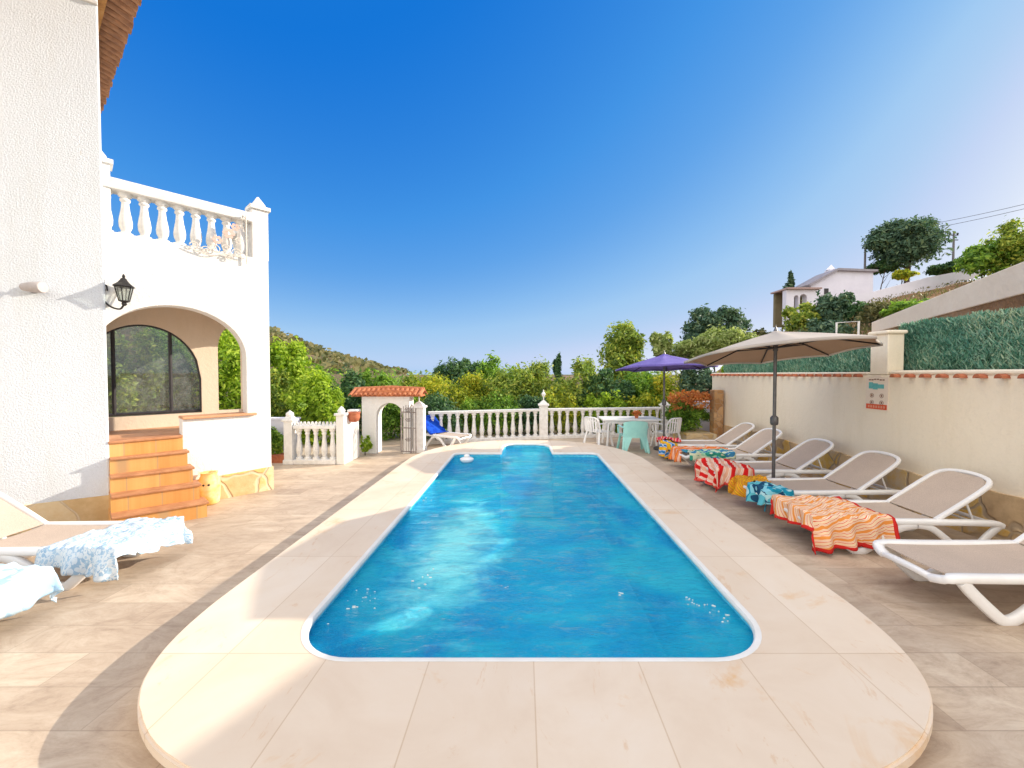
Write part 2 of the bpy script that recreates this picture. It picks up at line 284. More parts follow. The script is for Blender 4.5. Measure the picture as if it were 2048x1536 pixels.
# ------------------------------------------------------------ mesh builder
class MB:
    def __init__(s): s.v = []; s.f = []; s.uv = {}
    def add(s, vs, fs):
        o = len(s.v); s.v += [Vector(p) for p in vs]; s.f += [tuple(i+o for i in f) for f in fs]; return s
    def hexa(s, b, t):  # 4 bottom, 4 top points
        return s.add(list(b)+list(t), [(3,2,1,0), (4,5,6,7), (0,1,5,4), (1,2,6,5), (2,3,7,6), (3,0,4,7)])
    def box(s, x0, y0, z0, x1, y1, z1):
        return s.hexa([(x0,y0,z0), (x1,y0,z0), (x1,y1,z0), (x0,y1,z0)], [(x0,y0,z1), (x1,y0,z1), (x1,y1,z1), (x0,y1,z1)])
    def cbox(s, x0, y0, z0, x1, y1, z1, c=.01):  # box with chamfered edges
        X = [x0, x0+c, x1-c, x1]; Y = [y0, y0+c, y1-c, y1]; Z = [z0, z0+c, z1-c, z1]
        o = lambda z, i: [(X[i], Y[1-i if i < 2 else 1], z)]
        def ring(z, d):
            return [(x0+d+c, y0+d, z), (x1-d-c, y0+d, z), (x1-d, y0+d+c, z), (x1-d, y1-d-c, z), (x1-d-c, y1-d, z), (x0+d+c, y1-d, z), (x0+d, y1-d-c, z), (x0+d, y0+d+c, z)]
        rs = [ring(z0, c*.7), ring(z0+c, 0), ring(z1-c, 0), ring(z1, c*.7)]
        return s.loft(rs, caps=True)
    def loft(s, rings, closed=True, caps=False, wrap=False):
        n = len(rings[0]); vs = [p for r in rings for p in r]; fs = []
        k = len(rings)
        for i in range(k if wrap else k-1):
            j = (i+1) % k
            for q in range(n if closed else n-1):
                q2 = (q+1) % n; fs.append((i*n+q, i*n+q2, j*n+q2, j*n+q))
        if caps: fs.append(tuple(range(n-1, -1, -1))); fs.append(tuple((k-1)*n+q for q in range(n)))
        return s.add(vs, fs)
    def prism(s, outer, holes, f0, f1):
        loops = [list(outer)]+[list(h) for h in holes]
        flat = [p for l in loops for p in l]
        tris = tessellate_polygon([[Vector((p[0], p[1], 0)) for p in l] for l in loops])
        n = len(flat); vs = [f0(*p) for p in flat]+[f1(*p) for p in flat]; fs = []
        for t in tris: fs.append(tuple(t)); fs.append(tuple(i+n for i in reversed(t)))
        o = 0
        for l in loops:
            m = len(l)
            for i in range(m):
                a, b = o+i, o+(i+1) % m; fs.append((a, b, b+n, a+n))
            o += m
        return s.add(vs, fs)
    def slab(s, poly, z0, z1, holes=()):
        return s.prism(poly, holes, lambda x, y: (x, y, z0), lambda x, y: (x, y, z1))
    def lathe(s, prof, seg=14, c=(0,0,0), sx=1, sy=1, caps=True):
        rs = [[(c[0]+r*sx*math.cos(2*PI*k/seg), c[1]+r*sy*math.sin(2*PI*k/seg), c[2]+z) for k in range(seg)] for r, z in prof]
        return s.loft(rs, caps=caps)
    def tube(s, pts, r, seg=8, w=None, up=(0,0,1), caps=True, closed=False):
        # w: width of a flattened (rounded rectangle) section, r = half thickness
        P = [Vector(p) for p in pts]; n = len(P); rs = []
        for i in range(n):
            if closed: t = (P[(i+1) % n]-P[i-1])
            else: t = P[min(i+1, n-1)]-P[max(i-1, 0)]
            t.normalize(); u = Vector(up)
            a = t.cross(u)
            if a.length < 1e-3: a = t.cross(Vector((1,0,0)))
            a.normalize(); b = a.cross(t).normalized()
            rr = r[i] if isinstance(r, (list, tuple)) else r
            ww = rr if w is None else (w[i] if isinstance(w, (list, tuple)) else w)/2
            ring = []
            for k in range(seg):
                an = 2*PI*(k+.5)/seg; ca, sa = math.cos(an), math.sin(an)
                if w is not None:
                    ca = math.copysign(abs(ca)**.55, ca); sa = math.copysign(abs(sa)**.55, sa)
                ring.append(P[i]+a*ww*ca+b*rr*sa)
            rs.append(ring)
        return s.loft(rs, caps=caps and not closed, wrap=closed)
    def build(s, name, mat, parent=None, smooth=False, local=False, bevel=0, solid=0):
        me = bpy.data.meshes.new(name)
        off = Vector((0,0,0))
        if parent is not None and not local:
            p = parent
            while p is not None: off = off+Vector(p.location); p = p.parent
        me.from_pydata([tuple(v-off) for v in s.v], [], s.f); me.update()
        o = bpy.data.objects.new(name, me); C.objects.link(o)
        if mat is not None: me.materials.append(mat)
        if parent is not None: o.parent = parent
        import bmesh
        bm = bmesh.new(); bm.from_mesh(me)
        if len(bm.faces) < 60000 and s.f and not getattr(s, 'leafy', False): bmesh.ops.recalc_face_normals(bm, faces=bm.faces)
        bm.to_mesh(me); bm.free()
        if smooth:
            for p in me.polygons: p.use_smooth = True
            try: me.set_sharp_from_angle(angle=math.radians(45))
            except Exception: pass
        if s.uv:
            ul = me.uv_layers.new(name='UVMap')
            for lp in me.loops: ul.data[lp.index].uv = s.uv.get(lp.vertex_index, (0,0))
        if bevel:
            m = o.modifiers.new('Bevel', 'BEVEL'); m.width = bevel; m.segments = 2; m.limit_method = 'ANGLE'; m.angle_limit = math.radians(50)
        if solid:
            m = o.modifiers.new('Solidify', 'SOLIDIFY'); m.thickness = solid; m.offset = 0
        return o
def tag(o, label=None, cat=None, group=None, kind=None):
    if label: o['label'] = label
    if cat: o['category'] = cat
    if group: o['group'] = group
    if kind: o['kind'] = kind
    return o
def thing(name, loc, label, cat, group=None, rz=0):
    o = bpy.data.objects.new(name, None); C.objects.link(o); o.location = loc; o.rotation_euler = (0,0,rz)
    o.empty_display_size = .2
    return tag(o, label, cat, group)
def copy_tree(o, parent=None):
    c = o.copy(); C.objects.link(c); c.parent = parent
    for ch in list(o.children): copy_tree(ch, c)
    return c
def bez(pts, n=6):
    # smooth Catmull-Rom through the points
    P = [Vector(p) for p in pts]; out = []
    for i in range(len(P)-1):
        p0 = P[max(i-1, 0)]; p1 = P[i]; p2 = P[i+1]; p3 = P[min(i+2, len(P)-1)]
        for k in range(n):
            t = k/n
            out.append(.5*((2*p1)+(-p0+p2)*t+(2*p0-5*p1+4*p2-p3)*t*t+(-p0+3*p1-3*p2+p3)*t**3))
    out.append(P[-1]); return out

# ------------------------------------------------------------ pool outline
PX0, PX1, PY0, PY1 = -1.47, 1.57, 2.37, 8.62
def arc(cx, cy, r, a0, a1, n=9): return [(cx+r*math.cos(a0+(a1-a0)*i/(n-1)), cy+r*math.sin(a0+(a1-a0)*i/(n-1))) for i in range(n)]
def pool(o=0.0):
    x0, x1, y0, y1 = PX0-o, PX1+o, PY0-o, PY1+o
    rn, rf = .42+o, .16+o
    p = arc(x0+rn, y0+rn, rn, PI, 1.5*PI, 12)+arc(x1-rn, y0+rn, rn, 1.5*PI, 2*PI, 12)
    p += arc(x1-rf, y1-rf, rf, 0, .5*PI, 6)
    p += [(.62+o, y1), (.60+o, 9.45+o), (.50+o, 9.68+o), (.30+o, 9.76+o), (-.18-o, 9.76+o), (-.38-o, 9.68+o), (-.47-o, 9.45+o), (-.47-o, y1)]
    p += arc(x0+rf, y1-rf, rf, .5*PI, PI, 6)
    return p
half = [(0, 1.42), (.55, 1.44), (1.0, 1.50), (1.35, 1.60), (1.66, 1.72), (1.86, 1.84), (2.02, 1.98), (2.16, 2.16), (2.27, 2.42), (2.33, 2.75), (2.345, 3.2), (2.345, 5), (2.345, 7.6), (2.30, 8.2), (2.16, 8.75), (1.90, 9.25), (1.50, 9.66), (1.0, 9.94), (.5, 10.06), (0, 10.08)]
def outer(o=0.0):
    cx = .06; P = [Vector((x*1.015, y*1.02, 0)) for x, y in half]; Q = bez(P, 3)
    R_ = [(cx+(q.x-o*(1 if q.x > .05 else 0)), q.y+(o if q.y < 2 else (-o if q.y > 9 else 0))) for q in Q]
    L_ = [(2*cx-x, y) for x, y in reversed(R_[1:-1])]
    return R_+L_
root = thing('swimming_pool', (0.06, 5, 0), 'long rectangular pool with raised cream stone surround in the middle of the terrace', 'swimming pool')
MB().slab(outer(.035), 0.0, .093, [pool(.10)]).build('skirting', M['coping'], root)
b = MB()
o0, o1, o2 = outer(0), outer(0), outer(.012)
b.prism(outer(0), [pool(.035)], lambda x, y: (x, y, .093), lambda x, y: (x, y, .137))
b.build('coping', M['coping'], root)
MB().slab(outer(.010), .137, .145, [pool(.035)]).build('coping', M['coping'], root)
ring = []
sec = [(.034, .100), (.012, .100), (.000, .106), (-.004, .118), (-.002, .132), (.006, .145), (.030, .1485), (.042, .1465)]
b = MB(); loops = [[(x, y, z) for x, y in pool(d)] for d, z in sec]
b.loft(loops, caps=False); b.build('rim', M['rim'], root, smooth=True)
b = MB(); pl = pool(.03)
b.loft([[(x, y, .10) for x, y in pl], [(x, y, -1.3) for x, y in pl]])
b.slab(pl, -1.35, -1.3)
b.build('basin_lining', M['mosaic'], root)
b = MB()
for k in range(4):
    b.box(-.50, 8.66+k*.27, -.88+k*.27-.4, .65, 9.79, -.88+k*.27)
b.build('entry_steps', M['step_tile'], root)
# ripples are real geometry: a fine grid clipped to the pool by the basin walls
import bmesh
def water_mesh():
    bm = bmesh.new()
    def patch(x0, x1, y0, y1, nx, ny):
        g = [[bm.verts.new((x0+(x1-x0)*i/nx, y0+(y1-y0)*j/ny, 0)) for i in range(nx+1)] for j in range(ny+1)]
        for j in range(ny):
            for i in range(nx): bm.faces.new((g[j][i], g[j][i+1], g[j+1][i+1], g[j+1][i]))
    # outline fill then subdivide
    o = pool(.029); vs = [bm.verts.new((x, y, 0)) for x, y in o]
    bm.faces.new(vs)
    for k in range(1, 92):
        bmesh.ops.bisect_plane(bm, geom=bm.verts[:]+bm.edges[:]+bm.faces[:], plane_co=(0, 2.3+k*.082, 0), plane_no=(0,1,0))
    for k in range(1, 44):
        bmesh.ops.bisect_plane(bm, geom=bm.verts[:]+bm.edges[:]+bm.faces[:], plane_co=(-1.50+k*.07, 0, 0), plane_no=(1,0,0))
    for v in bm.verts:
        x, y = v.co.x, v.co.y
        v.co.z = .052+.010*noise.noise((x*1.8, y*2.6, 1))+.006*noise.noise((x*4.3+y, y*6.5, 4))
    me = bpy.data.meshes.new('water'); bm.to_mesh(me); bm.free()
    for p in me.polygons: p.use_smooth = True
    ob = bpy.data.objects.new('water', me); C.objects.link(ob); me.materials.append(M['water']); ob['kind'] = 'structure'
water_mesh()
# small white rounded float by the far left corner
fl = thing('pool_float', (-1.16, 8.15, .08), 'small white rounded float bobbing at the far left corner of the pool', 'float')
MB().lathe([(.0,-.05), (.10,-.04), (.14,0), (.14,.03), (.09,.055), (.06,.06)], 18, (-1.16,8.15,.09)).build('float_body', M['plastic'], fl, True)
MB().lathe([(.055,.06), (.06,.09), (.04,.115), (0.001,.12)], 14, (-1.16,8.15,.09)).build('cap', M['plastic'], fl, True)

# ------------------------------------------------------------ ground
b = MB()
TX0, TX1, TY0, TY1 = -15, 5.2, -6, 12.6
hx0, hx1, hy0, hy1 = -1.75, 1.85, 1.95, 9.9
def rectring(b, a, h, z):
    x0, y0, x1, y1 = a; u0, v0, u1, v1 = h
    for q in ((x0,y0,x1,v0), (x0,v1,x1,y1), (x0,v0,u0,v1), (u1,v0,x1,v1)):
        b.add([(q[0],q[1],z), (q[2],q[1],z), (q[2],q[3],z), (q[0],q[3],z)], [(0,1,2,3)])
rectring(b, (TX0,TY0,TX1,TY1), (hx0,hy0,hx1,hy1), 0)
b.add([(TX0,TY1,0), (TX1,TY1,0), (TX1,TY1,-.6), (TX0,TY1,-.6)], [(0,1,2,3)])
tag(b.build('pavement', M['paving']), kind='structure')
b = MB(); rectring(b, (-900,-400,900,1500), (TX0+.1,TY0+.1,TX1-.1,TY1-.1), -.35)
tag(b.build('ground', M['ground']), kind='structure')
# the hillside rising to the right, behind the cream wall
def hz(x, y):
    u = x/max(y, .5)
    def lerp(a, b, t): t = min(1, max(0, t)); return a+(b-a)*t
    silp = [(.45, 735), (.60, 675), (.75, 640), (.866, 603), (1.14, 556), (1.25, 540), (1.6, 470), (3, 300)]
    s = silp[0][1]
    if u >= silp[-1][0]: s = silp[-1][1]
    else:
        for (a, ya), (c, yc) in zip(silp, silp[1:]):
            if a <= u <= c: s = lerp(ya, yc, (u-a)/(c-a))
    zfar = EYE+(748-s)*34/800.0
    d = y
    t = (d-15)/19.0
    near = 2.0 if u > .5 else -.35+2.35*max(0, (u-.42)/.08)
    base = lerp(near, zfar, t) if d > 15 else near
    if d > 34: base = zfar+(d-34)*.02
    w = min(1, max(0, (u-.40)/.14)); w = w*w*(3-2*w)
    return (-.4)*(1-w)+base*w
b = MB(); nx, ny = 90, 60
us = [.36+i*(1.9-.36)/nx for i in range(nx+1)]; ys = [5.0*(90/5.0)**(j/ny) for j in range(ny+1)]
vs = []
for y in ys:
    for u in us:
        x = u*y
        z = hz(x, y)+.25*noise.noise((x*.5, y*.5, 0))*min(1, y/20)
        if x < 5.75: z = -.45
        vs.append((x, y, z))
fs = [(j*(nx+1)+i, j*(nx+1)+i+1, (j+1)*(nx+1)+i+1, (j+1)*(nx+1)+i) for j in range(ny) for i in range(nx)]
b.add(vs, fs); tag(b.build('hillside', M['earth'], smooth=True), kind='structure')
# far hill on the left
b = MB(); nx, ny = 80, 24; vs = []
for j in range(ny+1):
    for i in range(nx+1):
        u = -1.6+i*(1.75/nx); t = j/ny; Y = 95+95*t; x = u*Y
        pr = 0 if u > -.30 else (-.30-u)
        top = EYE+ (83*(pr/.335)**1.15 if pr < .335 else 83+ (pr-.335)*150)*150/800.0
        s = math.sin(min(1, t/.62)*PI/2) if t < .62 else 1-(t-.62)*.4
        z = -3+(top+3)*s+2.2*noise.noise((x*.05, Y*.05, 3))*s+.8*noise.noise((x*.2, Y*.2, 5))*s
        if pr == 0: z = min(z, 1.2)
        vs.append((x, Y, z))
b.add(vs, [(j*(nx+1)+i, j*(nx+1)+i+1, (j+1)*(nx+1)+i+1, (j+1)*(nx+1)+i) for j in range(ny) for i in range(nx)])
hillv = vs
tag(b.build('hills', M['hill'], smooth=True), kind='structure')

# ------------------------------------------------------------ villa
P0 = Vector((-4.04, 6.38, 0)); d_ = Vector((-.666, -.746, 0)).normalized(); n_ = Vector((-.746, .666, 0)).normalized()
def W(t, D, z): p = P0+d_*t+n_*D; return (p.x, p.y, z)
villa = thing('villa', (-6.0, 6.5, 0), 'white stucco villa with arched porch, upper balcony and terracotta steps', 'house')
Cn = Vector((-5.2, 5.0, 0)); wd = Vector((-.832, -.555, 0)).normalized()
def NW(s, D, z):  # on the near wall: s to the left, D outward towards the terrace
    nn = Vector((.555, -.832, 0)); p = Cn+wd*s+nn*D; return (p.x, p.y, z)
A = [Cn, Cn+wd*7, Cn+wd*7+n_*5, Cn+n_*5]
MB().slab([(p.x, p.y) for p in A], 0, 7.05).build('wall', M['rough_stucco'], villa, bevel=.02)
b = MB(); b.hexa([NW(-.02,-.1,0), NW(7,-.1,0), NW(7,.022,0), NW(-.02,.022,0)], [NW(-.02,-.1,.33), NW(7,-.1,.36), NW(7,.022,.35), NW(-.02,.022,.33)])
b.build('stone_plinth', M['plinth'], villa)
b = MB(); b.hexa([NW(0,0,6.34), NW(7,0,6.34), NW(7,.03,6.345), NW(0,.03,6.345)], [NW(0,0,6.38), NW(7,0,6.38), NW(7,.03,6.375), NW(0,.03,6.375)])
b.build('string_course', M['white_cast'], villa)
def ell(c, a, zs, rise, t0, t1, n=22):
    return [(t0+(t1-t0)*i/n, zs+rise*math.sqrt(max(0, 1-((t0+(t1-t0)*i/n-c)/a)**2))) for i in range(n+1)]
TE = 1.86
out = [(0,0), (TE,0), (TE,1.0), (1.09,1.0), (1.09,1.215), (.32,1.215), (.32,2.1)]
ar = []
for i in range(31):
    th = PI-(PI)*i/30; t = 1.12-.8*math.cos(PI-th) if False else 1.12-.8*math.cos(PI*i/30)
    if t < TE: ar.append((t, 2.1+.69*math.sin(PI*i/30)))
ar.append((TE, 2.36))
out += ar[1:]+[(TE,3.65), (0,3.65)]
MB().prism(out, [], lambda t, z: W(t,0,z), lambda t, z: W(t,.24,z)).build('porch_wall', M['stucco'], villa, bevel=.012)
# side wall of the porch with its own arch
sw = [(.24,0), (1.45,0), (1.45,3.65), (.24,3.65)]
hole = [(.45,1.215), (1.25,1.215), (1.25,2.1)]+[(.85+.4*math.cos(PI*i/14), 2.1+.5*math.sin(PI*i/14)) for i in range(1, 14)]+[(.45,2.1)]
MB().prism(sw, [hole], lambda D, z: W(0,D,z), lambda D, z: W(.03,D,z)).build('porch_side_wall', M['stucco'], villa)
bw = [(.03,.0), (1.80,.0), (1.80,2.95), (.03,2.95)]
win = [(.65,1.2), (1.76,1.2)]+[(t, z) for t, z in reversed(ell(1.35, .7, 1.77, .85, .65, 1.76))]
opn = [(.06,1.215), (.42,1.215)]+[(.24+.18*math.cos(PI*i/14), 2.25+.42*math.sin(PI*i/14)) for i in range(0, 15)]
MB().prism(bw, [win, opn], lambda t, z: W(t,1.3,z), lambda t, z: W(t,1.45,z)).build('porch_back_wall', M['porch'], villa)
b = MB(); b.hexa([W(.03,.24,2.95), W(1.8,.24,2.95), W(1.8,1.45,2.95), W(.03,1.45,2.95)], [W(.03,.24,3.2), W(1.8,.24,3.2), W(1.8,1.45,3.2), W(.03,1.45,3.2)])
b.build('porch_ceiling', M['porch'], villa)
b = MB(); b.hexa([W(.03,.24,0), W(1.8,.24,0), W(1.8,1.3,0), W(.03,1.3,0)], [W(.03,.24,1.0), W(1.8,.24,1.0), W(1.8,1.3,1.0), W(.03,1.3,1.0)])
b.build('porch_floor', M['ledge'], villa)
b = MB(); b.hexa([W(.20,-.05,1.215), W(1.09,-.05,1.215), W(1.09,.28,1.215), W(.20,.28,1.215)], [W(.20,-.05,1.25), W(1.09,-.05,1.25), W(1.09,.28,1.25), W(.20,.28,1.25)])
b.build('ledge', M['ledge'], villa, bevel=.008)
# glazed screen
wn = MB()
fr = [(.65,1.215)]+[(t, z) for t, z in ell(1.35, .7, 1.77, .85, .65, 1.76)]
wn.tube([W(t,1.36,z) for t, z in fr], .02, 6, w=.05, up=n_)
wn.tube([W(.65,1.36,1.235), W(1.76,1.36,1.235)], .022, 6, w=.05, up=n_)
for t in (1.036, 1.686): wn.tube([W(t,1.36,1.24), W(t,1.36,1.77+.85*math.sqrt(1-((t-1.35)/.7)**2))], .024, 6, w=.05, up=n_)
wf = wn.build('window', M['frame_black'], villa)
g = MB(); g.prism(win, [], lambda t, z: W(t,1.365,z), lambda t, z: W(t,1.371,z)); g.build('pane', M['glass'], wf)
wf.name = 'window'
# steps
RE = [(-4.77,5.57), (-4.60,5.45), (-4.45,5.35), (-4.28,5.25), (-4.10,5.14)]
b = MB(); tr_ = MB()
for k, (x, y) in enumerate(RE):
    z = 1.0-.2*k; r = Vector((x, y, 0)); sd = Vector((-.752, -.66, 0)).normalized()
    if k == 0:
        b.hexa([W(1.09,-.035,.7), W(1.80,-.035,.7), W(1.80,.01,.7), W(1.09,.01,.7)], [W(1.09,-.035,.9716), W(1.80,-.035,.9716), W(1.80,.01,.9716), W(1.09,.01,.9716)]); continue
    lt = (-1.04*r.y-r.x)/(sd.x+1.04*sd.y); q = r+sd*lt; bk = n_*(.9 if k else .03)
    b.hexa([(p.x, p.y, 0) for p in (r, q, q+bk, r+bk)], [(p.x, p.y, z-.028-.0004*k) for p in (r, q, q+bk, r+bk)])
    if k == 0: continue
    o = n_*-.025; e = d_*-.02
    tr_.hexa([(p.x, p.y, z-.028) for p in (r+o+e, q+o, q+n_*.3, r+n_*.3+e)], [(p.x, p.y, z) for p in (r+o+e, q+o, q+n_*.3, r+n_*.3+e)])
tr_.hexa([W(1.09,-.06,.972), W(1.81,-.06,.972), W(1.81,.24,.972), W(1.09,.24,.972)], [W(1.09,-.06,1.003), W(1.81,-.06,1.003), W(1.81,.24,1.003), W(1.09,.24,1.003)])
def riser_mat():
    m, nt, out = newmat('orange_riser_tile'); 
    v = coords(nt, (1,1,.001), (0,0,-math.atan2(.746,.666)))
    br = N(nt, 'ShaderNodeTexVoronoi'); br.inputs['Scale'].default_value = 3.3; br.inputs['Randomness'].default_value = 0; L(nt, v, br.inputs['Vector'])
    s = N(nt, 'ShaderNodeSeparateColor'); L(nt, br.outputs['Color'], s.inputs[0])
    c = ramp(nt, s.outputs[0], [(0, (.62,.27,.06)), (.5, (.74,.37,.10)), (1, (.80,.46,.17))])
    c = mixc(nt, .35, c, ramp(nt, nz(nt, v, 8, 5, .7), [(.3, (.45,.17,.05)), (.7, (.76,.44,.17))]))
    e = N(nt, 'ShaderNodeTexVoronoi', feature='DISTANCE_TO_EDGE'); e.inputs['Scale'].default_value = 3.3; e.inputs['Randomness'].default_value = 0; L(nt, v, e.inputs['Vector'])
    c = mixc(nt, ramp(nt, e.outputs['Distance'], [(.012, (1,1,1)), (.03, (0,0,0))]), c, (.50,.30,.14))
    bsdf(nt, out, c, .5, 0, nz(nt, v, 30), .15, .003); return m
sp = b.build('steps', riser_mat(), villa)
tr_.build('tread', plain('worn_terracotta_tread', (.56,.27,.13), (.42,.18,.08), 7, .55), sp, bevel=.006)
# porch wall plinth
def clad_wall(t0, t1, z1): pass
b = MB()
for (t0, t1, D) in ((-.022, 1.0, -.024),):
    b.hexa([W(t0,D,0), W(t1,D,0), W(t1,.05,0), W(t0,.05,0)], [W(t0,D,.37), W(t1,D,.34), W(t1,.05,.34), W(t0,.05,.37)])
b.hexa([W(-.022,.05,0), W(.01,.05,0), W(.01,1.47,0), W(-.022,1.47,0)], [W(-.022,.05,.37), W(.01,.05,.37), W(.01,1.47,.36), W(-.022,1.47,.36)])
b.build('stone_plinth', M['plinth'], villa)
# balusters
def baluster_prof(h, r):
    P = [(1.1,0), (1.1,.06), (.68,.08), (.72,.12), (1.0,.21), (1.05,.32), (.92,.44), (.72,.58), (.60,.72), (.58,.79), (.82,.82), (.82,.86), (.62,.885), (1.05,.93), (1.1,1.0)]
    return [(a*r, b_*h) for a, b_ in P]
def add_baluster(parent, p, h, r, mat, name='baluster', first={}):
    key = (round(h,3), round(r,3), mat.name)
    if key not in first:
        mb = MB(); mb.lathe(baluster_prof(h, r), 12, (0,0,0))
        me = mb.build(name, mat, None, True); first[key] = me.data; o = me
    else:
        o = bpy.data.objects.new(name, first[key]); C.objects.link(o)
    off = Vector((0,0,0)); q = parent
    while q is not None: off += Vector(q.location); q = q.parent
    o.parent = parent; o.location = Vector(p)-off
    return o
def finial_post(b, c, w, z0, z1, cap=.14):
    x, y = c; h = w/2
    b.box(x-h, y-h, z0, x+h, y+h, z1-.06)
    b.box(x-h-.025, y-h-.025, z1-.06, x+h+.025, y+h+.025, z1)
# upper balustrade, standing on the porch wall
b = MB()
b.hexa([W(.2,0,4.195), W(TE,0,4.195), W(TE,.24,4.195), W(.2,.24,4.195)], [W(.2,-.01,4.33), W(TE,-.01,4.33), W(TE,.25,4.33), W(.2,.25,4.33)])
b.hexa([W(.0,.25,4.195), W(.24,.25,4.195), W(.24,1.45,4.195), W(.0,1.45,4.195)], [W(.0,.25,4.33), W(.24,.25,4.33), W(.24,1.45,4.33), W(.0,1.45,4.33)])
bal = b.build('balustrade', M['white_cast'], villa, bevel=.01)
for i in range(9): add_baluster(bal, W(.335+i*.18, .12, 3.65), .545, .066, M['white_cast'])
for i in range(6): add_baluster(bal, W(.12, .42+i*.18, 3.65), .545, .066, M['white_cast'])
def postW(t, D, z1, name):
    b = MB(); h = .11
    q = lambda hh, z: [W(t-hh,D-hh,z), W(t+hh,D-hh,z), W(t+hh,D+hh,z), W(t-hh,D+hh,z)]
    b.hexa(q(h,3.64), q(h,z1-.06)); b.hexa(q(h+.03,z1-.06), q(h+.03,z1)); b.loft([q(h*.8,z1), q(h*.75,z1+.04), q(.01,z1+.17)], caps=True)
    return b.build(name, M['white_cast'], bal, bevel=.006)
postW(.10, .12, 4.47, 'corner_post'); postW(1.84, .13, 4.55, 'corner_post')
# roof with boarded soffit and barrel tiles
E0 = Vector((-5.245, 5.605, 7.0)); ed = Vector((-.788, .615, 0)).normalized(); ei = Vector((-.615, -.788, 0)).normalized()
def EV(s, i, z): p = E0+ed*s+ei*i; return (p.x, p.y, z)
b = MB(); b.hexa([EV(-3,.26,7.06), EV(8,.26,7.06), EV(8,7,8.6), EV(-3,7,8.6)], [EV(-3,.26,7.16), EV(8,.26,7.16), EV(8,7,8.7), EV(-3,7,8.7)])
rf = b.build('roof', M['terracotta'], villa)
b = MB()
for k in range(3): b.hexa([EV(-3,.27+k*.20,7.01-.006*(k % 2)), EV(8,.27+k*.20,7.01-.006*(k % 2)), EV(8,.465+k*.20,7.01-.006*(k % 2)), EV(-3,.465+k*.20,7.01-.006*(k % 2))], [EV(-3,.27+k*.20,7.05), EV(8,.27+k*.20,7.05), EV(8,.465+k*.20,7.05+.03), EV(-3,.465+k*.20,7.05+.03)])
b.build('soffit', M['wood'], rf)
b = MB(); r_ = R
for k in range(74):
    s = -3+k*.15; w = .07
    for (zz, sg, wd_) in ((7.05, 1, .075), (7.0, -1, .07)):
        so = s+(.075 if sg < 0 else 0)
        rr = []
        for (i_, z_) in ((-.01+R.uniform(-.015,.015), zz), (.30, zz+.07)):
            rr.append([EV(so+wd_*math.cos(PI*q/6), i_, z_+sg*.055*math.sin(PI*q/6)) for q in range(7)]+[EV(so+(wd_-.014)*math.cos(PI*q/6), i_, z_+sg*.040*math.sin(PI*q/6)) for q in range(6, -1, -1)])
        b.loft(rr, caps=True)
b.build('roof_tiles', M['eave_tile'], rf)

# lantern on a curled bracket
def lantern():
    base = Vector(W(1.62,-.02,2.95)); c = Vector(W(1.64,-.115,2.80))
    t = thing('wall_lantern', W(1.66,-.01,2.80), 'black iron coach lantern on curled bracket above the porch arch', 'lantern')
    b = MB(); wp = Vector(W(1.83,0,2.80))
    curve = bez([wp+Vector((0,0,.12)), wp+Vector(n_*-.02)+Vector((0,0,0)), wp+(c-wp)*.35+Vector((0,0,-.10)), wp+(c-wp)*.8+Vector((0,0,-.13)), c+Vector((0,0,-.06))], 6)
    b.tube(curve, .011, 8); b.tube(bez([wp+Vector((0,0,.12)), wp+(c-wp)*.2+Vector((0,0,.16)), wp+(c-wp)*.25+Vector((0,0,.09))], 5), .008, 6)
    b.lathe([(.035,-.012), (.035,.012)], 12, tuple(wp+Vector((0,0,.10))))
    b.build('bracket', M['iron'], t, True)
    b = MB(); n = 6
    rb = [Vector((math.cos(2*PI*k/n), math.sin(2*PI*k/n), 0)) for k in range(n)]
    for k in range(n):
        b.tube([c+rb[k]*.05+Vector((0,0,-.03)), c+rb[k]*.088+Vector((0,0,.15))], .006, 6)
    b.tube([c+v*.05+Vector((0,0,-.03)) for v in rb], .007, 6, closed=True); b.tube([c+v*.09+Vector((0,0,.15)) for v in rb], .008, 6, closed=True)
    b.lathe([(.01,-.09), (.03,-.07), (.022,-.05), (.052,-.035), (.052,-.025)], 6, tuple(c))
    b.build('lantern_frame', M['iron'], t)
    b = MB(); b.lathe([(.11,.15), (.10,.165), (.055,.205), (.05,.215), (.035,.235), (.03,.25), (.012,.265), (.018,.28), (.006,.31)], 6, tuple(c)); b.build('lantern_roof', M['iron'], t)
    b = MB(); b.loft([[c+v*.046+Vector((0,0,-.025)) for v in rb], [c+v*.082+Vector((0,0,.145)) for v in rb]])
    b.build('glass', M['glass'], t)
lantern()
# small round wall spotlight on the near wall
def spot():
    o = Vector(NW(.58,.0,2.84)); t = thing('wall_spotlight', tuple(o), 'small grey oval spotlight fixed to the near textured white wall', 'spotlight')
    nn = Vector((.555,-.832,0))
    b = MB(); rs = []
    for r, k in ((.05,0), (.055,.02), (.045,.035)): rs.append([o+nn*k+wd*r*math.cos(2*PI*q/16)+Vector((0,0,r*math.sin(2*PI*q/16))) for q in range(16)])
    b.loft(rs, caps=True); b.build('wall_plate', M['grey_metal'], t, True)
    ax = (-wd*.9+nn*.45+Vector((0,0,.0))).normalized(); up = Vector((0,0,1)); sd = ax.cross(up).normalized()
    st = o+nn*.07+wd*.08; b = MB(); rs = []
    for k, r in ((0,.02), (.02,.045), (.10,.062), (.20,.068), (.215,.06)): rs.append([st+ax*k+sd*r*math.cos(2*PI*q/18)+up*r*.95*math.sin(2*PI*q/18) for q in range(18)])
    b.loft(rs, caps=True); b.build('lamp_head', plain('pale_grey_lamp', (.55,.50,.47), (.45,.40,.38), 10, .5), t, True)
    b = MB(); b.tube([o+nn*.03, o+nn*.06+wd*.02, st+ax*.04], .012, 8); b.build('arm', M['grey_metal'], t, True)
spot()
